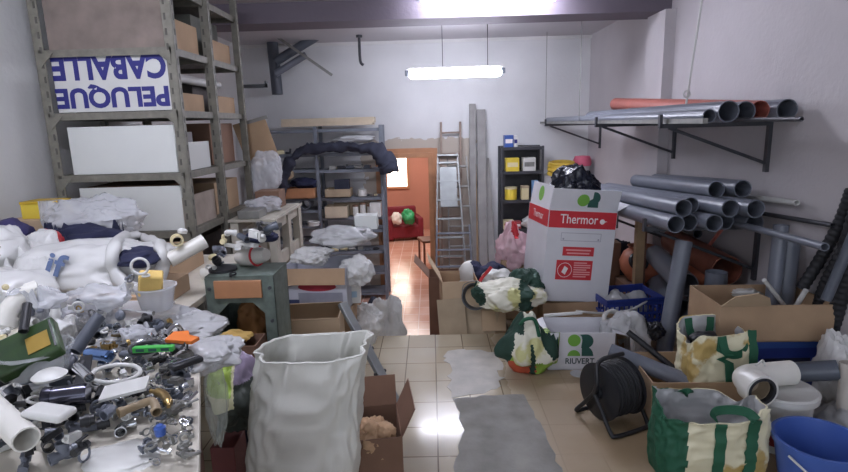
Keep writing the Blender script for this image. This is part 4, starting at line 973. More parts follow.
put(tag(MB().cyl((-.03,0,0),(.03,0,0),.007,n=10).cyl((0,0,0),(0,0,.05),.006,n=8).build('red_valve', red, None, tbl(178,350,.95), (90,0,0)), 'small red T-shaped handle above the orange plastic piece', 'valve handle'))
scatter(26, 205, 272, 250, 276, ('valve','elbow','block','hook','clip','sleeve','stub'), ('white','grey','black','dark grey','cream','white'), 'in the clutter on top of the green-grey stand', 'on the green-grey stand', 31, .8, 1.4, ok=lambda x, y: mx0 < x < mx1 and my0 < y < my1)
for i_, (px, py, sx_, sy_, sz_, lb_) in enumerate(((40,318,.1,.07,.06,'small clear bag left of the white elbow on the bench'),(100,312,.12,.08,.05,'rumpled clear film across the middle of the bench'),(58,345,.07,.06,.045,'little white film scrap behind the round clear tub'),(140,352,.07,.05,.035,'little clear film scrap right of the dark tube'))):
    crumple('plastic_film', lb_, 'plastic film', tbl(px,py)+Vector((0,0,.06)), (sx_,sy_,sz_), 140+i_, bag_clear if i_ != 2 else bag_white, crease=.2, sub=4)
# under the bench
vb = crumple('food_bag', 'colourful shopping bag with lettuce print standing under the bench edge', 'shopping bag', at(238,408,Y=2.12), (.1,.1,.16), 61, None, crease=.12, conform=False, keep=False,
    mats=[mat('bag_dark',(52,58,52),.5), mat('bag_leaf',(170,196,90),.5,var=.3), mat('bag_cream',(222,218,178),.5), mat('bag_purple',(150,136,160),.5)], pick=lambda v: 1 if v.z > .15 and v.x < .1 and v.y < 0 else (2 if v.z > -.2 and v.x < .2 and v.y < 0 else (3 if v.z > .5 else 0)))
qq = at(228,440,Y=2.1); solid_box('box', 'dark red upright carton under the colourful shopping bag', (qq.x,2.1,0), (.1,.14,.32), mat('dark_red_carton',(92,42,40),.6), cat='carton')
vb.location.z = .32+.2
bk_ = crumple('cloth', 'black cloth heap beside the white rubble sack under the bench', 'cloth', at(248,440,Y=2.35), (.14,.14,.3), 62, dark_cloth, sub=4)
# ---------------- centre: rubble sack, cartons, steel leg ----------------
sk = thing('rubble_sack', 'tall open white woven sack standing in the foreground', 'sack', (at(297,400,Y=2.0).x, 2.0, 0))
rg = rect_sack(.375,.24,.755,5.2,n=128,k=60,flare=.1,flarey=-.25,wr=.016,lean=(.075,.03),top=lambda a: .012*math.cos(a)+.008*math.sin(2*a+1)+.02*math.sin(a), bulge=.08, fine=.25)
mb = sack_mesh(MB(), rg, 0); mb.build('body', sack_mat, sk, sharp=70)
hem = MB().sweep([p for p in rg[-1]], .0045, 6, closed=True); hem.build('hem', sack_mat, sk)
mark(sk)
pc = carton('cardboard_box', 'open cardboard box with crumpled paper right of the white sack', (at(376,440,Y=2.28).x-.01, 2.3, 0), .24, .3, .27, 8, card_dark, 'blr', {'b':15,'l':10,'r':25}, .14); mark(pc)
crumple('paper', 'crumpled tan packing paper in the box beside the white sack', 'paper', (pc.location.x,2.26,.2), (.1,.12,.1), 71, mat('tan_paper',(186,152,118),.7,var=.25), conform=False, crease=.3, keep=False)
# flat steel leg leaning there
f0, f1 = at(401,411,Z=.02), at(342,303,Y=3.16)
sl = thing('steel_prop', 'flat grey metal leg with black bolts leaning beside the white sack', 'metal leg', f0); dd = f1-f0; qd = dd.to_track_quat('Z','Y').to_matrix().to_4x4()
def along(mb): mb.v = [tuple(qd @ Vector(v)) for v in mb.v]; return mb
along(MB().box((0,0,dd.length/2),(.055,.03,dd.length))).build('bar', alu, sl, bev=.004); along(MB().box((0,0,0),(.065,.045,.03))).build('foot', black, sl, bev=.004)
for t in (.25,.34,.55): along(MB().cyl((-.04,0,dd.length*t),(.04,0,dd.length*t),.011,n=8)).build('bolt', black, sl)
c1 = carton('cardboard_box', 'open empty cardboard box between the white sack and the printed box', (at(313,325,Y=3.25).x, 3.25, 0), .36, .3, .48, 4, card_light, 'bl', {'b':-70,'l':120}, .1); mark(c1)
c2 = solid_box('cardboard_box', 'plain cardboard box under the printed box', (-.79,3.72,0), (.46,.4,.38), card); mark(c2)
pr = thing('printed_box', 'white and grey carton with a red and blue print, open on top, under plastic bags', 'box', (-.79,3.7,.382), (0,0,-3))
MB().box((0,-.18,.15),(.44,.006,.3)).box((0,.18,.15),(.44,.006,.3)).box((-.217,0,.15),(.006,.36,.3)).box((.217,0,.15),(.006,.36,.3)).box((0,0,.003),(.44,.36,.006)).build('body', mat('carton_grey_white',(192,194,204),.6), pr)
fl = MB().box((0,0,-.055),(.43,.005,.11)).build('flap', card, pr, (0,-.186,.302), (-14,0,0))
mb = MB(); flat(mb, [(x*.13+.02,y*.032+.235) for x, y in [(math.cos(a*.3),math.sin(a*.3)) for a in range(21)]], 0, Matrix.Translation((0,-.1836,-.06)) @ UPR)
mb.build('red_emblem', mat('dark_red_print',(166,50,66),.5), pr)
mb = MB().box((-.16,-.1838,.07),(.11,.001,.035)).box((.03,-.1838,.05),(.3,.001,.025)); mb.build('blue_print', mat('navy_print',(58,66,98),.5), pr)
MB().box((.06,-.1842,.014),(.09,.001,.028)).build('red_print', red_print, pr); MB().box((.04,-.1838,.1),(.3,.001,.07)).build('grey_print', mat('print_grey',(150,152,164),.5), pr)
mark(pr)
put(solid_box('box', 'small white box with blue corner resting on the printed box', at(342,262,Y=3.75), (.24,.2,.13), white_pl, rot=(0,0,6), band=mat('pale_blue_print',(160,186,206),.5)))
crumple('plastic_bag', 'big pale grey plastic bag heaped on top of the printed box', 'plastic bag', at(342,236,Y=3.75), (.22,.16,.075), 81, bag_grey, crease=.1)
crumple('plastic_bag', 'white plastic bag lying on the left of the printed box', 'plastic bag', at(312,256,Y=3.62), (.14,.1,.06), 82, bag_white, crease=.18)
crumple('plastic_bag', 'white plastic bag hanging over the right corner of the printed box', 'plastic bag', at(356,272,Y=3.62), (.12,.1,.1), 83, bag_white, crease=.18)
crumple('plastic_bag', 'white carrier bag with pale blue print by the stair edge', 'plastic bag', at(366,324,Y=3.82), (.13,.1,.14), 84, bag_white, crease=.22)
crumple('plastic_bag', 'white carrier bag with upright handles at the stair edge, nearest the doorway', 'plastic bag', at(389,326,Y=4.25), (.14,.12,.24), 85, bag_white, crease=.22, shape=lambda p, v: Vector((p.x*(1-.35*max(0,v.z)),p.y*(1-.35*max(0,v.z)),p.z+(.25*abs(v.x) if v.z > .3 else 0))))
put(solid_box('box', 'white carton standing in front of the white carrier bags', at(372,330,Y=3.92), (.16,.12,.1), white_board))
# hand-bags of clutter left of those: dark stuff
crumple('cloth', 'dark bundle at the foot of the back shelving by the door jamb', 'cloth', (-.6,5.6,-.5), (.16,.2,.3), 88, dark_cloth, sub=4, conform=False)
# ---------------- heap right of the stairs ----------------
d1 = carton('cardboard_box', 'tall open cardboard box at the stair edge with paper sheets', (.2, 4.4, -.399), .29, .34, .76, 3, card, 'fl', {'f':165,'l':30}, .2); mark(d1)
d2 = carton('cardboard_box', 'cardboard box at the stair edge nearer the patterned bags', (.465, 4.33, -.399), .19, .4, .55, 0, card, 'fb', {'f':165,'b':30}, .16); mark(d2)
d3 = carton('cardboard_box', 'dark brown box behind at the foot of the step ladders', (at(450,285,Y=5.0).x, 5.02, -.399), .4, .3, .62, 0, card_dark, 'l', {'l':40}, .2)
mark(solid_box('cardboard_box', 'cardboard box under the pink and white bag', (.76,4.82,0), (.34,.34,.42), card)); mark(solid_box('cardboard_box', 'low cardboard box behind the patterned bags', (.74,4.46,0), (.3,.26,.2), card))
mark(solid_box('cardboard_box', 'cardboard box under the white helmet and navy bag', (.43,4.76,-.4), (.3,.28,.72), card_dark))
for i, (px, py, rx, rz, w_, h_) in enumerate(((452,318,70,10,.22,.3),(478,322,62,-20,.3,.26))):
    o = tag(MB().box((0,0,0),(w_,.006,h_)).build('paper_sheet', kraft, None, at(px,py,Y=4.12+.03*i), (-20+i*8,10*i,rz)), ('stiff kraft sheet leaning on the tall open box' if i == 0 else 'folded kraft sheet leaning on the box by the patterned bags'), 'paper')
hm = thing('helmet', 'white safety helmet on top of the heap right of the stairs', 'helmet', at(472,268,Y=4.6), (0,-20,20))
MB().lathe([(.001,.13),(.05,.122),(.09,.09),(.11,.03),(.112,0),(.104,0),(.1,.03),(.001,.115)], 28).build('shell', white_pl, hm); MB().lathe([(.11,0),(.135,-.008),(.136,-.003),(.112,.01)], 28).build('brim', white_pl, hm); put(hm)
nb = crumple('bag', 'navy blue bag with faint lettering right of the white helmet', 'bag', at(490,276,Y=4.55), (.15,.12,.12), 91, navy, crease=.1)
bkt = thing('bucket', 'dark grey bucket lying in front of the navy bag', 'bucket', at(481,296,Y=4.3), (74,0,-20))
MB().lathe([(0,0),(.075,0),(.1,.2),(.107,.2),(.107,.185),(.098,.188),(.072,.006),(0,.006)], 28).build('body', mat('bucket_grey',(84,90,98),.5), bkt); MB().sweep([(.1,0,.19),(.09,.08,.22),(0,.12,.23),(-.09,.08,.22),(-.1,0,.19)],.004,8,smooth=5).build('handle', steel, bkt); mark(bkt)
crumple('cloth', 'white rag below the navy bag', 'cloth', at(498,279,Y=4.3), (.12,.1,.08), 93, white_pl, sub=4, crease=.2)
crumple('shopping_bag', 'collapsed pale shopping bag with green straps at the right of the heap', 'shopping bag', at(507,296,Y=4.0), (.24,.18,.13), 94, None, rough=1, mats=[print_yg, dark_green], pick=lambda v: 1 if (.35 < v.x < .75 or v.x < -.8) else 0, crease=.17)
crumple('shopping_bag', 'collapsed dark green shopping bag leaning on the heater carton', 'shopping bag', at(527,288,Y=4.15), (.13,.14,.16), 95, None, mats=[dark_green, print_yg], pick=lambda v: 1 if v.x < -.35 and v.z < .3 else 0, crease=.16)
crumple('plastic_bag', 'translucent pink and white plastic bag with red things beside the heater carton', 'plastic bag', at(512,248,Y=4.74), (.16,.15,.19), 96, None, mats=[mat('pink_film',(222,188,194),.3,var=.1,trans=.2), red], pick=lambda v: 1 if (v-Vector((.2,-.6,.75))).length < .38 else 0, crease=.2, shape=lambda p, v: Vector((p.x*(1-.5*max(0,v.z)),p.y*(1-.5*max(0,v.z)),p.z*(1+.35*max(0,v.z)))))
put(tag(MB().sweep([(-.06,0,0),(0,.01,.0),(.05,0,.0)],.013,10,smooth=4).box((.07,0,0),(.05,.02,.02)).build('red_tool', red, None, at(484,316,Y=4.15), (0,-50,10)), 'small red hand tool on the kraft sheets', 'tool'))
# ---------------- heater carton ----------------
mark(solid_box('cardboard_box', 'low cardboard box carrying the heater carton', (1.07,4.36,0), (.44,.46,.2), card))
hb = thing('heater_carton', 'tall white carton with a red band and lettering standing on the heap', 'box', at(570,309,Y=4.12)-Vector((0,-.25,0)), (-1,5,7)); hb.location.z = .205
cw, cdp, chh = .54, .50, .715; wht = mat('carton_white',(216,216,220),.55,var=.04)
b = MB().box((0,0,.004),(cw,cdp,.008)).box((0,-cdp/2+.003,chh/2),(cw,.006,chh)).box((0,cdp/2-.003,chh/2),(cw,.006,chh)).box((-cw/2+.003,0,chh/2),(.006,cdp-.012,chh)).box((cw/2-.003,0,chh/2),(.006,cdp-.012,chh)); b.build('body', wht, hb)
yf = -cdp/2-.0012; FT = Matrix.Translation((-cw/2, yf, 0)) @ UPR
MB().box((0,yf+.0006,.645),(cw-.006,.001,.13)).build('red_band', red_print, hb); MB().box((-cw/2-.0008,0,.645),(.001,cdp-.02,.13)).build('red_band', red_print, hb)
vs, fs = text('Thermor', .30, .07, .006); MB().add(vs, fs, 0, Matrix.Translation((-cw/2+.09, yf-.0008, .615)) @ UPR).build('lettering', white_print, hb)
mb = MB(); flat(mb, disc(.425,.637,.02), 0, FT, .0008); flat(mb, [(.435,.643),(.468,.64),(.435,.631)], 0, FT, .001); mb.build('emblem', white_print, hb)
vs, fs = text('Thermor', .24, .06, .006); MB().add(vs, fs, 0, Matrix.Translation((-cw/2-.0016, .12, .62)) @ Matrix.Rotation(math.radians(-90),4,'Z') @ UPR).build('lettering', white_print, hb)
mb = MB()
for x0, z0, x1, z1 in ((.11,.54,.43,.544),(.11,.48,.43,.484),(.11,.48,.114,.544),(.426,.48,.43,.544)): flat(mb, [(x0,z0),(x1,z0),(x1,z1),(x0,z1)], 0, FT, .0004)
for x in (.13,.41): flat(mb, disc(x,.495,.008,n=10), 0, FT, .0004)
mb.build('slot_print', mat('slot_grey',(168,168,178),.6), hb)
mb = MB(); flat(mb, [(.135,.365),(.385,.365),(.385,.435),(.135,.435)], 0, FT, .0004); flat(mb, [(.095,.175),(.385,.175),(.385,.33),(.095,.33)], 0, FT, .0004); mb.build('red_label', red_print, hb)
mb = MB()
for z, a, b_ in ((.41,.16,.36),(.385,.17,.35)): flat(mb, [(a,z-.006),(b_,z-.006),(b_,z+.006),(a,z+.006)], 0, FT, .0009)
for k in range(7):
    z = .31-.018*k; flat(mb, [(.235,z-.005),(.37 if k % 3 else .34,z-.005),(.37 if k % 3 else .34,z+.005),(.235,z+.005)], 0, FT, .0009)
mb.build('label_text', pink_print, hb)
mb = MB(); ro = [(.165+.058*math.cos(a*math.pi/14), .252+.058*math.sin(a*math.pi/14)) for a in range(28)]; ri = [(.165+.054*math.cos(a*math.pi/14), .252+.054*math.sin(a*math.pi/14)) for a in range(28)]
for i in range(28): flat(mb, [ro[i],ro[(i+1)%28],ri[(i+1)%28],ri[i]], 0, FT, .0009)
flat(mb, [(.14,.235),(.17,.215),(.192,.265),(.162,.285)], 0, FT, .0009); mb.build('pictogram', white_print, hb)
ff = MB().box((0,0,.085),(cw-.01,.005,.17)).build('flap', wht, hb, (0,-cdp/2+.004,chh), (14,0,0))
mb = MB(); flat(mb, disc(-.02,.085,.048), 0, Matrix.Translation((0,-.0032,0)) @ UPR); mb.build('green_disc', green_lt, ff)
mb = MB(); flat(mb, disc(.06,.105,.05,-100,100), 0, Matrix.Translation((0,-.003,0)) @ UPR); flat(mb, [(.02,.03),(.105,.03),(.1,.08),(.05,.1),(.02,.08)], 0, Matrix.Translation((0,-.0029,0)) @ UPR); mb.build('green_letter', green_dk, ff)
fl2 = MB().box((0,0,.09),(.005,cdp-.03,.18)).build('flap', wht, hb, (-cw/2+.004,0,chh), (0,6,0))
mb = MB(); flat(mb, disc(0,.1,.06), 0, Matrix.Translation((-.0032,0,0)) @ Matrix.Rotation(math.radians(-90),4,'Z') @ UPR); mb.build('green_disc', green_lt, fl2)
MB().box((0,0,.06),(.005,cdp-.03,.12)).build('flap', wht, hb, (cw/2-.004,0,chh), (0,60,0))
crumple('garbage_bag', 'shiny black plastic bag bulging out of the heater carton', 'plastic bag', hb.location+Vector((.06,.02,.86)), (.19,.17,.17), 101, bag_black, crease=.2, conform=False, keep=False, shape=lambda p, v: Vector((p.x,p.y,p.z*(1+.5*max(0,.35-abs(v.x-.15))))))
mark(hb)
# green print carton on the floor
rb = thing('printed_carton', 'low white carton with a green logo and black lettering on the floor', 'box', at(582,370,Z=0)+Vector((0,.15,0)), (0,0,-3)); rw, rd, rh = .425, .30, .255
b = MB().box((0,0,.003),(rw,rd,.006)).box((0,-rd/2+.003,rh/2),(rw,.006,rh)).box((0,rd/2-.003,rh/2),(rw,.006,rh)).box((-rw/2+.003,0,rh/2),(.006,rd-.012,rh)).box((rw/2-.003,0,rh/2),(.006,rd-.012,rh)); b.build('body', wht, rb)
for x, a in ((-rw/2,-115),(rw/2,105)): MB().box((0,0,.07),(.005,rd-.01,.14)).build('flap', wht, rb, (x,0,rh), (0,a,0))
GT = Matrix.Translation((-rw/2, -rd/2-.0012, 0)) @ UPR
mb = MB(); flat(mb, disc(.165,.205,.041), 0, GT); flat(mb, disc(.165,.098,.041,0,180), 0, GT); mb.build('green_shapes', green_lt, rb)
mb = MB(); flat(mb, [(.2,.245),(.235,.247)]+disc(.24,.2,.047,90,-90)[1:]+[(.21,.153),(.212,.175),(.216,.205),(.212,.23)], 0, GT); flat(mb, [(.214,.098),(.29,.098)]+disc(.214,.098,.075,20,90)[0:], 0, GT, .0002); mb.build('dark_letter', green_dk, rb)
vs, fs = text('RIUVERT', .185, .04, .02); MB().add(vs, fs, 0, Matrix.Translation((-rw/2+.112, -rd/2-.0012, .043)) @ UPR).build('lettering', dark_print, rb)
mark(rb)
put(tag(bent(MB(), [(-.03,0,.02),(0,0,.02),(.02,.02,.02)], .02).build('pipe_elbow', white_pl, None, at(568,316,Y=3.6)), 'white pipe elbow at the open top of the low printed carton', 'elbow'), sink=.03)
laid('pipe', 'thin white pipe lying over the back of the low printed carton', at(544,318,Y=3.66), at(582,315,Y=3.66), .012, white_pl)
put(tag(MB().lathe([(0,0),(.022,0),(.024,.08),(.012,.1),(.012,.12),(0,.12)],16).build('bottle', mat('teal_plastic',(60,120,140),.4), None, at(560,325,Y=3.5)), 'teal bottle peeping out of the low printed carton', 'bottle'), sink=.05)
crumple('plastic_bag', 'clear plastic bag lying over the right end of the low printed carton', 'plastic bag', at(624,338,Y=3.5), (.15,.14,.17), 103, bag_grey, crease=.2)
coil('cable_coil', 'white cable loop on top of the low printed carton', at(612,322,Y=3.62), .07, .012, 2, white_pl, (50,0,20))
# crate
bc = thing('crate', 'blue plastic crate with slotted sides right of the heater carton', 'crate', (1.5,4.15,.0), (0,0,8)); bw_, bd_, bh = .46,.34,.27
cr_ = MB().box((0,0,.005),(bw_,bd_,.01))
for s in (-1,1):
    for z, h in ((.02,.04),(.09,.02),(.15,.02),(.24,.05)): cr_.box((0,s*(bd_/2),z),(bw_,.01,h)); cr_.box((s*(bw_/2),0,z),(.01,bd_,h))
    for k in range(12): cr_.box((-bw_/2+.02+k*(bw_-.04)/11,s*bd_/2,.13),(.012,.008,.22))
    for k in range(8): cr_.box((s*bw_/2,-bd_/2+.02+k*(bd_-.04)/7,.13),(.008,.012,.22))
cr_.build('basket', blue_dk, bc, bev=.002)
for s in (-1,1): MB().box((0,s*(bd_/2+.006),.262),(bw_+.02,.02,.02)).build('rim', blue_dk, bc, bev=.004)
for i, (px, py, w_) in enumerate(((628,302,.1),(640,306,.08))): crumple('plastic_bag', ('white plastic film in the blue crate, on the left' if i == 0 else 'grey white rag in the blue crate, on the right'), 'plastic film' if i == 0 else 'rag', (1.43+.15*i,4.15,.17), (.09,.1,.1), 104+i, bag_grey, sub=4, conform=False, keep=False)
put(tag(MB().box((0,0,.01),(.16,.06,.02)).build('wood_offcut', wood, None, (1.53,4.1,.35),(6,-14,25)), 'short wood offcut lying across the blue crate', 'offcut'))
tag(MB().sweep([at(576,311,Y=3.9),at(600,313,Y=3.92),at(630,310,Y=3.95),at(648,300,Y=4.0)], .009, 8, smooth=8).build('white_cable', white_pl), 'white cable curving in front of the blue crate', 'cable'); mark(bc)
# standing leaf-print bag
lb_ = crumple('shopping_bag', 'stuffed leaf-print shopping bag with green sides standing alone on the tiles', 'shopping bag', (at(526,350,Y=3.42).x,3.36,.185), (.175,.11,.2), 107, None, crease=.07, rough=.6, mats=[print_yg, dark_green, mat('red_stripe',(186,84,56),.5), mat('leaf_stripe',(150,186,74),.5,var=.3)],
    shape=lambda p, v: Vector((p.x*(1.2-.62*max(0,v.z+.35)),p.y*(1.05-.4*max(0,v.z)),max(p.z,-.92))), pick=lambda v: 1 if (v.x < -.72 or (v.x > .68 and v.z > -.4) or (abs(v.x-.1) < .08 and v.z < .2) or (v.x < -.35 and v.z > .5)) else (2 if v.z < -.62 and v.x < .2 else (3 if v.z < -.5 else 0)))
hd = MB().sweep([(-.06,-.06,.16),(-.03,-.08,.2),(.03,-.07,.19),(.06,-.07,.08)],.012,8,smooth=5); hd.build('handle', green_strap, lb_)
tag(MB().lathe([(0,0),(.05,0),(.05,.004),(0,.005)],20).build('disc', bag_clear, None, at(578,374,Z=.002)), 'small flat clear lid on the tiles before the low printed carton', 'lid')
# ---------------- cable reel ----------------
rl = thing('cable_reel', 'black cable reel on a tubular stand standing on the tiles', 'cable reel', at(622,434,Z=0)+Vector((-.01,.15,0)), (0,0,24)); rl.scale = (.9,)*3
RX = Matrix.Translation((0,0,.2)) @ Matrix.Rotation(math.radians(90),4,'Y')
for s in (-1,1): MB().lathe([(0,s*.1-.004),(.165,s*.1-.004),(.172,s*.1),(.165,s*.1+.004),(0,s*.1+.004)], 40, t=RX).build('flange', black, rl)
MB().lathe([(0,-.125),(.035,-.125),(.04,-.1),(.04,.1),(.035,.125),(0,.125)], 20, t=RX).build('hub', black, rl)
cbm = MB()
for k in range(13): cbm.torus((0,0,0), .142+.006*((k*7)%3), .008, 40, 8, 0, Matrix.Translation(((-.088+k*.0147),0,.2)) @ Matrix.Rotation(math.radians(90),4,'Y'))
cbm.lathe([(.13,-.094),(.13,.094)], 32, t=RX); cbm.build('wound_cable', black_rub, rl); rl.children
MB().sweep([(-.135,0,.2),(-.14,-.07,.13),(-.14,-.15,.03),(-.12,-.18,.014),(.08,-.18,.014),(.13,-.16,.02),(.14,-.07,.12),(.135,0,.2)], .013, 10, smooth=5).build('stand', black, rl)
MB().sweep([(-.135,0,.2),(-.14,.08,.1),(-.13,.15,.014),(.1,.15,.014),(.14,.1,.06),(.135,0,.2)], .013, 10, smooth=5).build('stand', black, rl)
MB().sweep([(-.135,0,.2),(-.15,-.04,.28),(-.14,-.02,.37),(-.09,0,.4),(.0,.01,.4),(.09,.02,.395)], .014, 10, smooth=5).build('handle', black, rl)
mark(rl)
# ---------------- box of pipes with the upper tote bag, lower tote bag ----------------
pb = carton('cardboard_box', 'open cardboard box holding grey pipes and a green-strapped bag', (1.41,2.85,0), .56, .40, .25, -2, card, '', t=.007)
pipe_thing('pipe', 'thick grey pipe slanting out of the cardboard box behind the cable reel', at(610,351,Y=3.0), at(702,388,Y=2.74), .045, grey_pvc)
pipe_thing('pipe', 'copper brown pipe lying below the thick grey one in the box', (1.14,3.0,.06), (1.3,2.74,.06), .035, mat('copper_brown',(142,92,70),.45))
pipe_thing('pipe', 'thin black pipe leaning across the box behind the cable reel', at(628,332,Y=3.15), at(686,378,Y=2.9), .018, black)
dark_green2 = mat('tote_green',(30,86,62),.7,var=.12)
def tote(name, label, loc, rot, W, D, H, seed, green_ends=True, droop=True, lean=(0,0), flare=.06, sx=(-.08,.1), endf=.5, ins=bag_grey):
    r = thing(name, label, 'shopping bag', loc, (0,0,rot))
    rg = rect_sack(W, D, H, seed, n=160, wr=.014, fine=.4, flare=flare, lean=lean, top=lambda a: .03*math.sin(2*a+seed)+.015*math.sin(5*a), bulge=.05)
    mb = sack_mesh(MB(), rg, 0, mi=1)
    if green_ends:
        for q, f in enumerate(mb.f):
            if mb.m[q] == 0 and sum(mb.v[k][0]-lean[0] for k in f)/len(f) < -W*.30: mb.m[q] = 2
    mb.build('body', [print_bag, ins, dark_green2], r, sharp=70)
    def front(x, t, back=False, off=.007):
        ring = rg[int(t*(len(rg)-1)+.5)]; cx = sum(p.x for p in ring)/len(ring); best = min((p for p in ring if (p.y > sum(q.y for q in ring)/len(ring)) == back), key=lambda p: abs(p.x-cx-x*(1+flare*t)))
        return best+Vector((0, off if back else -off, 0))
    def ribbon(pts, w_, nm, m=green_strap):
        mb = MB(); L_ = len(pts)
        mb.loft([[p+Vector((dx,dy,0)) for dx, dy in ((-w_/2,-.002),(w_/2,-.002),(w_/2,.002),(-w_/2,.002))] for p in pts]); mb.build(nm, m, r, sharp=60)
    for x in sx: ribbon([front(x, t/20) for t in range(1, 21)], .046, 'strap')
    a, b = front(sx[0], 1), front(sx[1], 1); mid = (a+b)/2
    def handle(a, b, dz, dy):
        pts = catmull([a, a.lerp(b,.12)+Vector((0,dy*.8,dz*.75)), mid_(a,b)+Vector((0,dy,dz)), a.lerp(b,.88)+Vector((0,dy*.8,dz*.75)), b], 7); mb = MB(); rows = []
        for i, p in enumerate(pts):
            tn_ = (pts[min(len(pts)-1,i+1)]-pts[max(0,i-1)]).normalized(); sd = tn_.cross(Vector((0,1,0))).normalized()
            rows.append([p+sd*.021+Vector((0,-.002,0)), p-sd*.021+Vector((0,-.002,0)), p-sd*.021+Vector((0,.002,0)), p+sd*.021+Vector((0,.002,0))])
        mb.loft(rows); mb.build('handle', green_strap, r, sharp=60)
    mid_ = lambda a, b: (a+b)/2
    if droop: handle(a, b, -.11, -.02); handle(front(sx[0]-.06, .97, True, -.012), front(sx[1]-.08, .97, True, -.012), -.12, -.02)
    else: handle(front(sx[0]-.09, .98, True, -.012)+Vector((0,-.01,0)), front(sx[1]-.19, .98, True, -.012)+Vector((0,-.01,0)), .03, -.06); handle(b+Vector((-.17,0,0)), b, .02, .05)
    return r
ub = tote('shopping_bag', 'upper beige shopping bag with hanging green handles, standing in the box of pipes', (1.525,2.81,.012), 3, .335, .23, .45, 4.4, False, True, (0,.04), .08, (-.02,.12))
crumple('cloth', 'black cloth showing in the mouth of the upper shopping bag', 'cloth', (1.45,2.8,.42), (.08,.05,.045), 111, black, sub=4, conform=False, keep=False)
lbg = tote('shopping_bag', 'lower beige and green shopping bag with broad dark green end at the front right', (at(708,440,Y=2.25).x,2.27,0), -4, .43, .24, .345, 9.1, True, False, (0,.0), .06, (.0,.125))
mark(pb); mark(ub); mark(lbg)
# ---------------- buckets, elbow ----------------
def bucket(label, loc, r0, r1, h, m, lid=None, rot=0, hand=True):
    r = thing('bucket', label, 'bucket', loc, (0,0,rot))
    MB().lathe([(0,0),(r0,0),(r1,h*.9),(r1+.008,h*.9),(r1+.012,h),(r1-.002,h),(r0-.004,.006),(0,.006)], 40).build('body', m, r)
    if lid: MB().lathe([(r1+.016,h-.025),(r1+.018,h+.006),(r1+.006,h+.012),(r1-.006,h+.004),(0,h+.004)], 40).build('lid', lid, r)
    if hand: MB().sweep([(r1+.012,0,h*.86),(r1*.9,-r1*.75,h*.66),(0,-r1*1.12,h*.48),(-r1*.9,-r1*.75,h*.66),(-r1-.012,0,h*.86)], .005, 8, smooth=6).build('handle', white_pl, r)
    return r
wbk = bucket('white lidded bucket with a red label under the white pipe elbow', (1.68,2.5,0), .12, .145, .285, white_pl, white_pl, 0, False)
MB().lathe([(.1255,.04),(.138,.2)], 40).build('red_label', mat('dark_red_label',(140,36,44),.5), wbk)
mark(wbk)
bbk = bucket('blue open bucket at the lower right corner', (1.60,2.1,0), .125, .168, .27, mat('bucket_blue',(74,104,178),.35,var=.05), None, 20); mark(bbk)
crumple('plastic_bag', 'crushed clear plastic beside the blue bucket', 'plastic bag', (1.47,2.45,.1), (.07,.1,.11), 113, bag_clear, sub=4)
el = thing('pipe_elbow', 'big white pipe elbow with a dark rubber mouth lying on the white bucket', 'elbow', (1.545,2.5,.4), (0,0,6))
MB().sweep([(-.07,-.1,0),(-.07,-.04,0),(-.05,0,0),(.0,.02,0),(.1,.025,0),(.26,.03,0)], .072, 28, smooth=5, cap=False).build('bend', pvc_white, el)
MB().pipe((-.072,-.17,0),(-.07,-.08,0),.094,.012,32).build('collar', pvc_white, el); MB().pipe((-.072,-.172,0),(-.071,-.12,0),.082,.016,32).build('rubber_seal', black_rub, el); MB().pipe((-.07,-.14,0),(-.07,-.05,0),.066,.004,32).build('inner_sleeve', mat('tan_sleeve',(168,152,128),.6), el)
MB().lathe([(.06,0),(.001,0)],28,t=Matrix.Translation((-.07,-.06,0)) @ Matrix.Rotation(math.radians(90),4,'X')).build('end_plate', mat('tan_sleeve',(168,152,128),.6), el)
MB().sweep([(.0,-.0,.075),(.02,-.01,.1),(.045,0,.105),(.06,0,.07)],.006,8,smooth=5).build('pull_tab', white_pl, el); el.scale = (.82,)*3; put(el)
pipe_thing('pipe', 'dark grey pipe lying behind the white elbow with its open end to the right', at(752,374,Y=2.72), at(838,370,Y=2.56), .05, grey_pvc_dark, .005)
crumple('plastic_bag', 'white sheet of plastic heaped against the right wall', 'plastic sheet', (2.12,2.74,.24), (.09,.14,.24), 115, bag_white, crease=.2)
pipe_thing('pipe', 'short white grey pipe standing right of the elbow', (2.02,2.5,.16), (2.03,2.53,.4), .05, mat('dusty_pvc',(196,190,180),.5), .004)
(crumple('plastic_bag', 'dirty crumpled film at the right edge of the photo', 'plastic bag', (2.02,2.5,.1), (.12,.14,.1), 116, bag_grey, sub=4))
# ---------------- big carton with rods on blue boxes ----------------
for i, (x, y) in enumerate(((2.0,3.14),(1.72,3.2))): mark(solid_box('box', ('blue and navy box under the right end of the big cardboard box' if i == 0 else 'blue box under the left end of the big cardboard box'), (x,y,0), (.36,.34,.345) if i == 0 else (.16,.24,.345), blue_dk if i == 0 else blue, band=navy, lid=blue if i == 0 else None))
bx = carton('cardboard_box', 'big open cardboard box of rods and pipes in front of the right wall', (1.905,3.12,.352), .62, .40, .215, -2, card, 'fl', {'f':176,'l':80}, .0, t=.007); bx.children
for c_ in kids(bx):
    if c_.name.startswith('flap'): bpy.data.objects.remove(c_)
FLv = MB().prism([(-.31,0),(-.04,0),(-.08,.08),(-.16,.13),(-.27,.1)], .006, t=Matrix.Translation((0,-.2,.215)) @ Matrix.Rotation(math.radians(130),4,'X')).build('flap', card_light, bx)
mark(bx)
def rod(label, a, b, r, m, cat='rod', sm=0, name='rod'): return tag(MB().sweep([a]+([sm] if sm else [])+[b], r, 12, smooth=8 if sm else 0).build(name, m), label, cat)
rod('white rod standing in the big cardboard box, the left one', at(784,305,Y=3.12), at(764,280,Y=3.07), .012, white_pl)
rod('white rod standing in the big cardboard box, the right one', at(796,306,Y=3.05), at(806,290,Y=3.0), .014, white_pl)
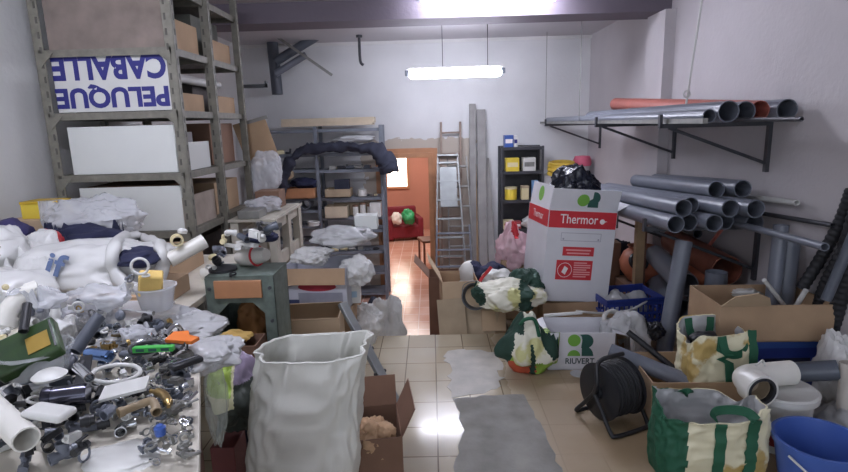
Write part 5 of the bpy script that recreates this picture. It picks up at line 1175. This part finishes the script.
rod('black curved hose lying in the big cardboard box', at(730,302,Y=3.25), at(764,310,Y=3.12), .014, black_rub, 'hose', at(748,299,Y=3.18), 'hose_piece')
rod('white rod leaning at the right edge behind the white sheet', at(836,338,Y=3.0), at(850,312,Y=3.0), .014, white_pl)
pipe_thing('pipe', 'grey pipe standing upright in the big cardboard box', (2.04,3.2,.365), (2.06,3.22,.96), .042, grey_pvc)
pipe_thing('pipe', 'wider grey pipe standing behind the upright one in the big cardboard box', (2.13,3.24,.365), (2.145,3.26,.86), .06, grey_pvc)
crumple('paper', 'white paper scrap at the back edge of the big cardboard box', 'paper', at(746,293,Y=3.3), (.09,.05,.03), 118, white_pl, sub=4, conform=False, keep=False)
# ---------------- standing pipes behind ----------------
pipe_thing('pipe', 'grey pipe leaning upright behind the blue crate, tallest on the floor', at(664,352,Y=3.53), at(684,241,Y=3.68), .055, grey_pvc, mk=True)
pipe_thing('pipe', 'short grey pipe standing behind the big cardboard box', (1.93,3.65,.0), (1.93,3.65,.56), .07, grey_pvc)
pipe_thing('pipe', 'dark pipe lying with a wide round mouth above the big cardboard box edge', (1.76,3.72,.45), (1.9,4.6,.45), .085, grey_pvc, .006)
pipe_thing('pipe', 'orange drain pipe with a dark round mouth by the right wall', (2.07,3.78,.53), (2.13,4.8,.53), .105, mat('dull_orange_pvc',(150,90,72),.5), .007)
pipe_thing('pipe', 'second pipe in the stack under the orange drain pipe', (2.1,3.9,.31), (2.13,4.8,.31), .105, orange_pvc, .007)
pipe_thing('pipe', 'stacked pipe on the floor under the orange drain pipe', (2.1,3.95,.107), (2.13,4.8,.107), .105, grey_pvc, .007); pipe_thing('pipe', 'pipe on the floor under the dark wide mouth', (1.86,3.95,.18), (1.96,4.8,.18), .085, grey_pvc, .006)
rod('thin orange rod slanting down the right wall behind the standing pipes', (2.15,4.2,.62), (2.2,4.05,.84), .014, red_pvc)
post = tag(MB().box((0,0,.5),(.075,.045,1.0)).build('wood_post', wood, None, (1.72,4.5,0), (0,0,10), bev=.003), 'rough wooden post standing under the lower pipe rack', 'post')
MB().box((.04,.0,.5),(.03,.04,.98)).build('dark_batten', brown_wood, post)
vs_ = thing('clay_pot', 'round orange pot behind the heater carton', 'pot', at(640,278,Y=4.75), (0,0,0)); vs_.location.z = .19
MB().lathe([(0,0),(.1,0),(.17,.09),(.185,.17),(.15,.25),(.1,.29),(.12,.31),(.11,.31),(.09,.29),(0,.28)], 32).build('body', orange_pvc, vs_)
put(solid_box('cardboard_box', 'cardboard box under the orange pot', (vs_.location.x,4.75,0), (.36,.34,.185), card_dark)); mark(vs_)
crumple('cloth', 'dark tangle of cloth behind the heater carton', 'cloth', at(617,258,Y=5.3), (.18,.15,.2), 121, dark_cloth, crease=.25)
put(solid_box('cardboard_box', 'upright cardboard box between heater carton and orange pot', (1.55,5.0,0), (.3,.25,.5), card_dark))
coil('cable_coil', 'black cable coil hanging on the orange pot', at(637,262,Y=4.6), .07, .01, 3, black, (60,0,10))
pipe_thing('pipe', 'orange pipe piece lying right of the wooden post', at(668,292,Y=4.5), at(674,270,Y=4.9), .085, orange_pvc)
carton('cardboard_box', 'low cardboard box between the blue crate and the standing grey pipe', (1.34,3.78,0), .28, .24, .18, 12, card, 'fb', {'f':120,'b':100}, .1)
crumple('cloth', 'small dark knot of cables by the low cardboard box', 'cable', at(655,330,Y=3.45), (.06,.05,.06), 122, black, crease=.35, sub=4)
# ---------------- pipe racks on the right wall ----------------
def bracket(y, z, L_, lab, drop_=.26, post_=.34):
    r = thing('pipe_bracket', lab, 'bracket', (XR-.012, y, z))
    MB().box((0,0,-post_/2+.02),(.024,.035,post_)).build('upright', dark_metal, r); MB().box((-L_/2,0,0),(L_,.03,.03)).build('arm', dark_metal, r)
    MB().cyl((-.01,0,-drop_),(-L_*.92,0,-.012),.011,n=8).build('brace', dark_metal, r); MB().box((-L_,0,.03),(.02,.03,.09)).build('stop', dark_metal, r); return r
UZ = 1.545
for y, w_ in ((3.72,'nearest the camera'),(5.15,'in the middle'),(7.4,'deepest in the room')): bracket(y, UZ, .72, 'dark wall bracket of the upper pipe rack, %s' % w_)
tag(MB().box((0,0,0),(.03,4.7,.03)).build('rack_rail', steel, None, (1.56,5.55,UZ+.03)), 'thin steel rail along the front of the upper pipe rack', 'rail')
TLT = 0
def rackpipe(label, x, y0, y1, z, r, m, x1=None): return pipe_thing('pipe', label, (x,y0,z-TLT*(y0-3.74)), (x if x1 is None else x1,y1,z-TLT*(y1-3.74)), r, m, .005)
z0 = UZ+.017
rackpipe('thin pale grey pipe at the outer edge of the upper rack', 1.63, 3.3, 7.8, z0+.04, .04, grey_pvc)
rackpipe('thick shiny grey pipe on the upper rack, outermost of the thick ones', 1.74, 3.3, 6.1, z0+.062, .062, grey_pvc)
rackpipe('thick grey pipe second from the outside on the upper rack', 1.87, 3.36, 6.2, z0+.06, .06, grey_pvc)
pipe_thing('pipe', 'brick red pipe on the upper rack', (2.0,3.44,z0+.064), (1.95,5.95,z0+.19), .06, red_pvc)
rackpipe('thick grey pipe against the wall on the upper rack', 2.14, 3.4, 6.2, z0+.064, .064, grey_pvc)
rackpipe('thin dark rod sticking out toward the camera from the upper rack', 1.805, 2.75, 4.2, z0+.013, .012, dark_metal, 1.805)
LZ = .85; TLT = .06
for y, w_ in ((3.74,'nearest the camera'),(5.0,'in the middle'),(6.6,'deepest in the room')): bracket(y, LZ-.06*(y-3.74), .78, 'dark wall bracket of the lower pipe rack, %s' % w_, .3, .4)
low = [(1.53,3.42,5.9),(1.65,3.5,6.0),(1.77,3.42,5.6),(1.89,3.52,5.9),(2.01,3.4,5.6)]
wd = ['outermost','second from the outside','third from the outside','fourth from the outside','fifth from the outside']
for (x, y0, y1), n in zip(low, wd): rackpipe('grey pipe in the bottom row of the lower rack, %s' % n, x, y0, y1, LZ+.016+.055, .055, grey_pvc)
for i, (x, y0, y1) in enumerate(((1.59,3.46,5.9),(1.71,3.62,5.6),(1.83,3.36,5.7),(1.95,3.3,5.2))): rackpipe('grey pipe in the second row of the lower rack, %s' % wd[i], x, y0, y1, LZ+.169, .055, grey_pvc)
rackpipe('grey pipe on top of the lower rack pile, the left one', 1.89, 3.66, 5.1, LZ+.267, .056, grey_pvc); rackpipe('grey pipe on top of the lower rack pile nearest the wall', 2.03, 3.6, 5.0, LZ+.272, .058, grey_pvc)
pipe_thing('pipe', 'thin pale grey pipe reaching toward the camera from the lower rack', at(825,247,X=1.85), at(700,214,X=2.06), .02, grey_pvc)
rackpipe('thin dark rod near the wall on the lower rack', 2.2, 3.0, 4.6, LZ+.1, .014, dark_metal); rackpipe('thin white tube near the wall above the lower rack', 2.19, 3.3, 4.6, LZ+.2, .018, white_pl)
pipe_thing('pipe', 'dark grey pipe leaning on the wall under the lower rack', (2.1,4.3,.69), (2.16,5.0,.7), .035, grey_pvc_dark)
# corrugated hoses at the right edge
def corr(pts, r):
    P = catmull(pts, 26); return MB().sweep(P, [r*(1 if (i//2) % 2 else .9) for i in range(len(P))], 14)
for pts, r_h, lb2 in (([(852,190),(840,222),(822,256),(802,288)], .034, 'thick black corrugated hose arching against the right wall, the left one'),([(858,205),(846,246),(828,282),(820,306)], .04, 'thick black corrugated hose behind the left one at the right edge'),([(850,245),(843,282),(836,318),(832,344)], .042, 'thick black corrugated hose at the very right edge of the photo')):
    yy = 2.96-.06*(r_h > .035)-.06*(r_h > .041)
    tag(corr([at(x, y, Y=yy+.05*k) for k, (x, y) in enumerate(pts)], r_h).build('corrugated_hose', black_rub), lb2, 'hose')
pipe_thing('pipe', 'dark grey smooth pipe leaning between the black hoses', at(826,300,Y=2.84), at(862,215,Y=2.8), .026, grey_pvc_dark)
# wires
def wire(label, a, b, r=.004, m=white_pl, name='wire'): return tag(MB().sweep([a, b], r, 8).build(name, m), label, 'wire')
wire('pale cable hanging from the ceiling to the upper pipe rack', (1.92,4.05,ZC), (1.86,4.12,z0+.12), .008)
tag(MB().torus((0,0,0),.022,.006,16,6).build('cable_knot', white_pl, None, (1.86,4.12,z0+.2),(90,0,0)), 'small white knot at the lower end of the pale cable', 'knot')
wire('thin dark wire holding the far end of the upper pipe rack', (1.56,7.6,ZC), (1.56,7.6,UZ+.04), .004, steel); wire('thin dark wire holding the upper pipe rack nearer the beam', (1.56,5.9,ZC), (1.56,5.9,UZ+.04), .004, steel)
bpy.context.view_layer.update()
